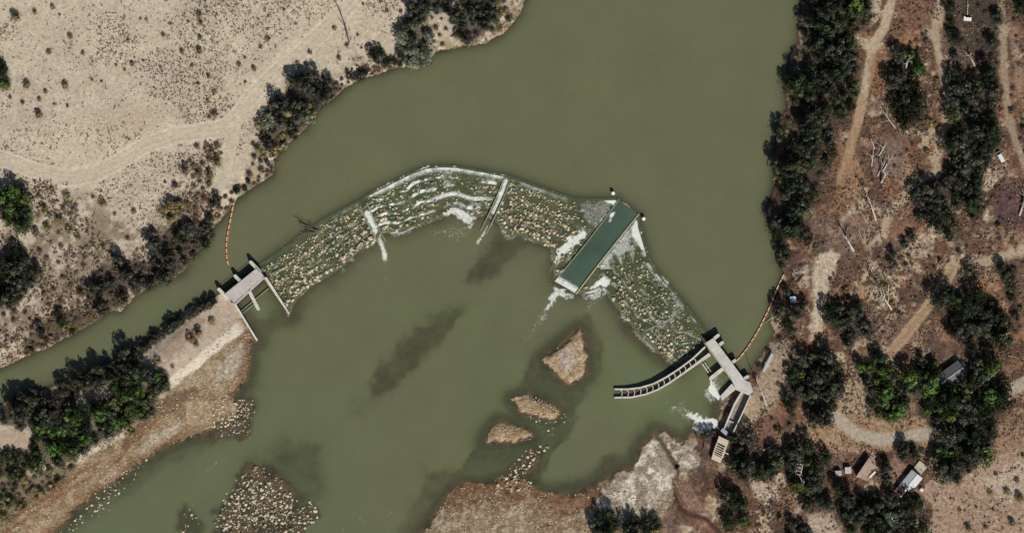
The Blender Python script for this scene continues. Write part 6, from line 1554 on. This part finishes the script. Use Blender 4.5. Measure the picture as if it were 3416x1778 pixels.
scrub('desert_scrub', q, (0.2, 0.85), [(0.22, 0.17, 0.12), (0.17, 0.135, 0.075), (0.25, 0.185, 0.14), (0.20, 0.15, 0.13), (0.14, 0.115, 0.06)], 'fine dry scrub speckling the pale desert sand')
q = sample_poly([(-20, 640), (120, 600), (330, 620), (520, 760), (620, 640), (760, 640), (700, 770), (600, 930), (420, 1040), (200, 1150), (-20, 1230)], 11000, 502)
x, y = (q[:, 0] - 1708) * S, (889 - q[:, 1]) * S
q = q[(RNG.random(len(q)) < sstep(0.36, 0.54, fbm(x, y, 12, 602, 3))) & land_ok(q)]
scrub('bank_scrub', q, (0.3, 1.25), [(0.15, 0.105, 0.075), (0.12, 0.095, 0.05), (0.18, 0.10, 0.08), (0.20, 0.165, 0.10)], 'low brown scrub covering the slope above the canal')
q = sample_poly([(2690, -20), (3440, -20), (3440, 1800), (2420, 1800), (2420, 1560), (2540, 1350), (2600, 1150), (2640, 900), (2750, 700)], 46000, 503)
x, y = (q[:, 0] - 1708) * S, (889 - q[:, 1]) * S
den = sstep(0.40, 0.60, fbm(x, y, 10, 603, 4)) * 0.9 + 0.06
for ln, wd in ((TRACK, 20), (HAST, 26), ([(3177, 893), (3033, 1100), (2960, 1190)], 26), ([(3416, 831), (3356, 853), (3288, 871)], 20), ([(3344, 134), (3353, 313), (3362, 380), (3416, 582)], 18), ([(2774, 849), (2738, 925), (2729, 1014), (2720, 1100)], 28), ([(3055, 1581), (3003, 1634)], 30), ([(3116, 112), (3134, 201), (3152, 313), (3152, 425)], 16)):
    den *= seg_dist(ln, q[:, 0], q[:, 1]) > wd
den *= np.where(inside(DRY, q[:, 0], q[:, 1]), 0.4, 1)
q = q[(RNG.random(len(q)) < den) & land_ok(q)]
scrub('dry_brush', q, (0.25, 1.15), [(0.16, 0.095, 0.07), (0.20, 0.12, 0.08), (0.115, 0.085, 0.075), (0.24, 0.18, 0.125), (0.115, 0.095, 0.045), (0.27, 0.20, 0.15)], 'brown and purplish dry brush over the east bank ground')
# dead sticks and fallen limbs lying over the east bank ground
def stick(seed):
    rr = random.Random(seed); bm = bmesh.new(); p = Vector((-1, 0, 0.05)); pts = [p.copy()]; y = 0
    for k in range(4):
        y += rr.uniform(-.14, .14); pts.append(Vector((-1 + 0.5 * (k + 1), y, 0.05 + 0.02 * k)))
    tube(bm, pts, [.075, .07, .06, .045, .02], 4)
    for k in (1, 2, 3):
        q = pts[k]; sgn = rr.choice([-1, 1])
        tube(bm, [q, q + Vector((rr.uniform(.2, .5), sgn * rr.uniform(.2, .5), rr.uniform(0, .1)))], [.045, .015], 4)
    bmesh.ops.triangulate(bm, faces=bm.faces)
    v = np.array([w.co for w in bm.verts]); f = np.array([[x.index for x in pp.verts] for pp in bm.faces]); bm.free(); return v, f
q = sample_poly([(2760, 300), (2960, 130), (3160, 0), (3440, 0), (3440, 1200), (3150, 960), (3000, 1150), (2740, 1130), (2660, 900)], 700, 504)
x, y = (q[:, 0] - 1708) * S, (889 - q[:, 1]) * S
kp = fbm(x, y, 14, 610, 3) > 0.5
for ln, wd in ((TRACK, 20), ([(3177, 893), (3033, 1100), (2960, 1190)], 26), ([(2774, 849), (2738, 925), (2729, 1014), (2720, 1100)], 28)): kp &= seg_dist(ln, q[:, 0], q[:, 1]) > wd
x, y = x[kp], y[kp]; n_ = len(x)
sc_ = np.array([(0.40, 0.34, 0.29), (0.30, 0.24, 0.20), (0.20, 0.15, 0.12), (0.46, 0.40, 0.35)])[RNG.integers(0, 4, n_)]
o = scatter('dead_sticks', [stick(k) for k in range(5)], np.stack([x, y, tz_arr(x, y) + 0.05], 1), 0.7 + 1.9 * RNG.random(n_) ** 2, sc_, M_SCRUB)
tag(o, 'pale dead sticks and fallen limbs littering the east bank', 'dead sticks', kind='stuff')
# pale grass along the water line
pts = []
for ln, n in ((WEST_SHORE[2:33], 700), (WEST_SHORE[33:41], 150)):
    for k in range(n):
        p = at_s(ln, RNG.random()); pts.append((p[0] + RNG.normal(-3, 5), p[1] + RNG.normal(-3, 5)))
q = np.array(pts); q = q[land_ok(q)]
scrub('bank_grass', q, (0.3, 0.9), [(0.27, 0.21, 0.10), (0.32, 0.25, 0.14), (0.16, 0.15, 0.06), (0.24, 0.15, 0.09)], 'yellowed grass fringe along the west river edge')
pts = []
for ln, n in (([(850, 1455), (700, 1450), (560, 1470)], 0), ([(290, 1500), (400, 1440), (500, 1350), (540, 1320)], 260), ([(0, 1750), (120, 1660), (220, 1590)], 320)):
    for k in range(n):
        p = at_s(ln, RNG.random()); pts.append((p[0] + RNG.normal(0, 9), p[1] + RNG.normal(0, 9)))
q = np.array(pts); q = q[land_ok(q)]
scrub('bar_grass', q, (0.3, 0.9), [(0.22, 0.17, 0.08), (0.13, 0.13, 0.05), (0.26, 0.19, 0.11)], 'yellow brown grass at the foot of the berm slope')

# ------------------------------------------------------------------ labels: pick out the outermost of look-alikes
by_group = {}
for o in SC.objects:
    if o.parent is None and o.get('group') and o.get('label'): by_group.setdefault((o['group'], o['label']), []).append(o)
for (g, lab), mem in by_group.items():
    if len(mem) < 2 or lab.split()[0] in ('leftmost',): continue
    rest = list(mem)
    for word, key in (('leftmost', lambda o: o.location.x), ('rightmost', lambda o: -o.location.x), ('topmost', lambda o: -o.location.y), ('lowest', lambda o: o.location.y), ('largest', lambda o: -max(o.scale))):
        if len(rest) < 2 and word != 'rightmost': break
        if not rest: break
        best = min(mem, key=key)
        if best in rest:
            rest.remove(best); best['label'] = word + ' ' + lab
    for o in rest: o['label'] = 'inner ' + lab
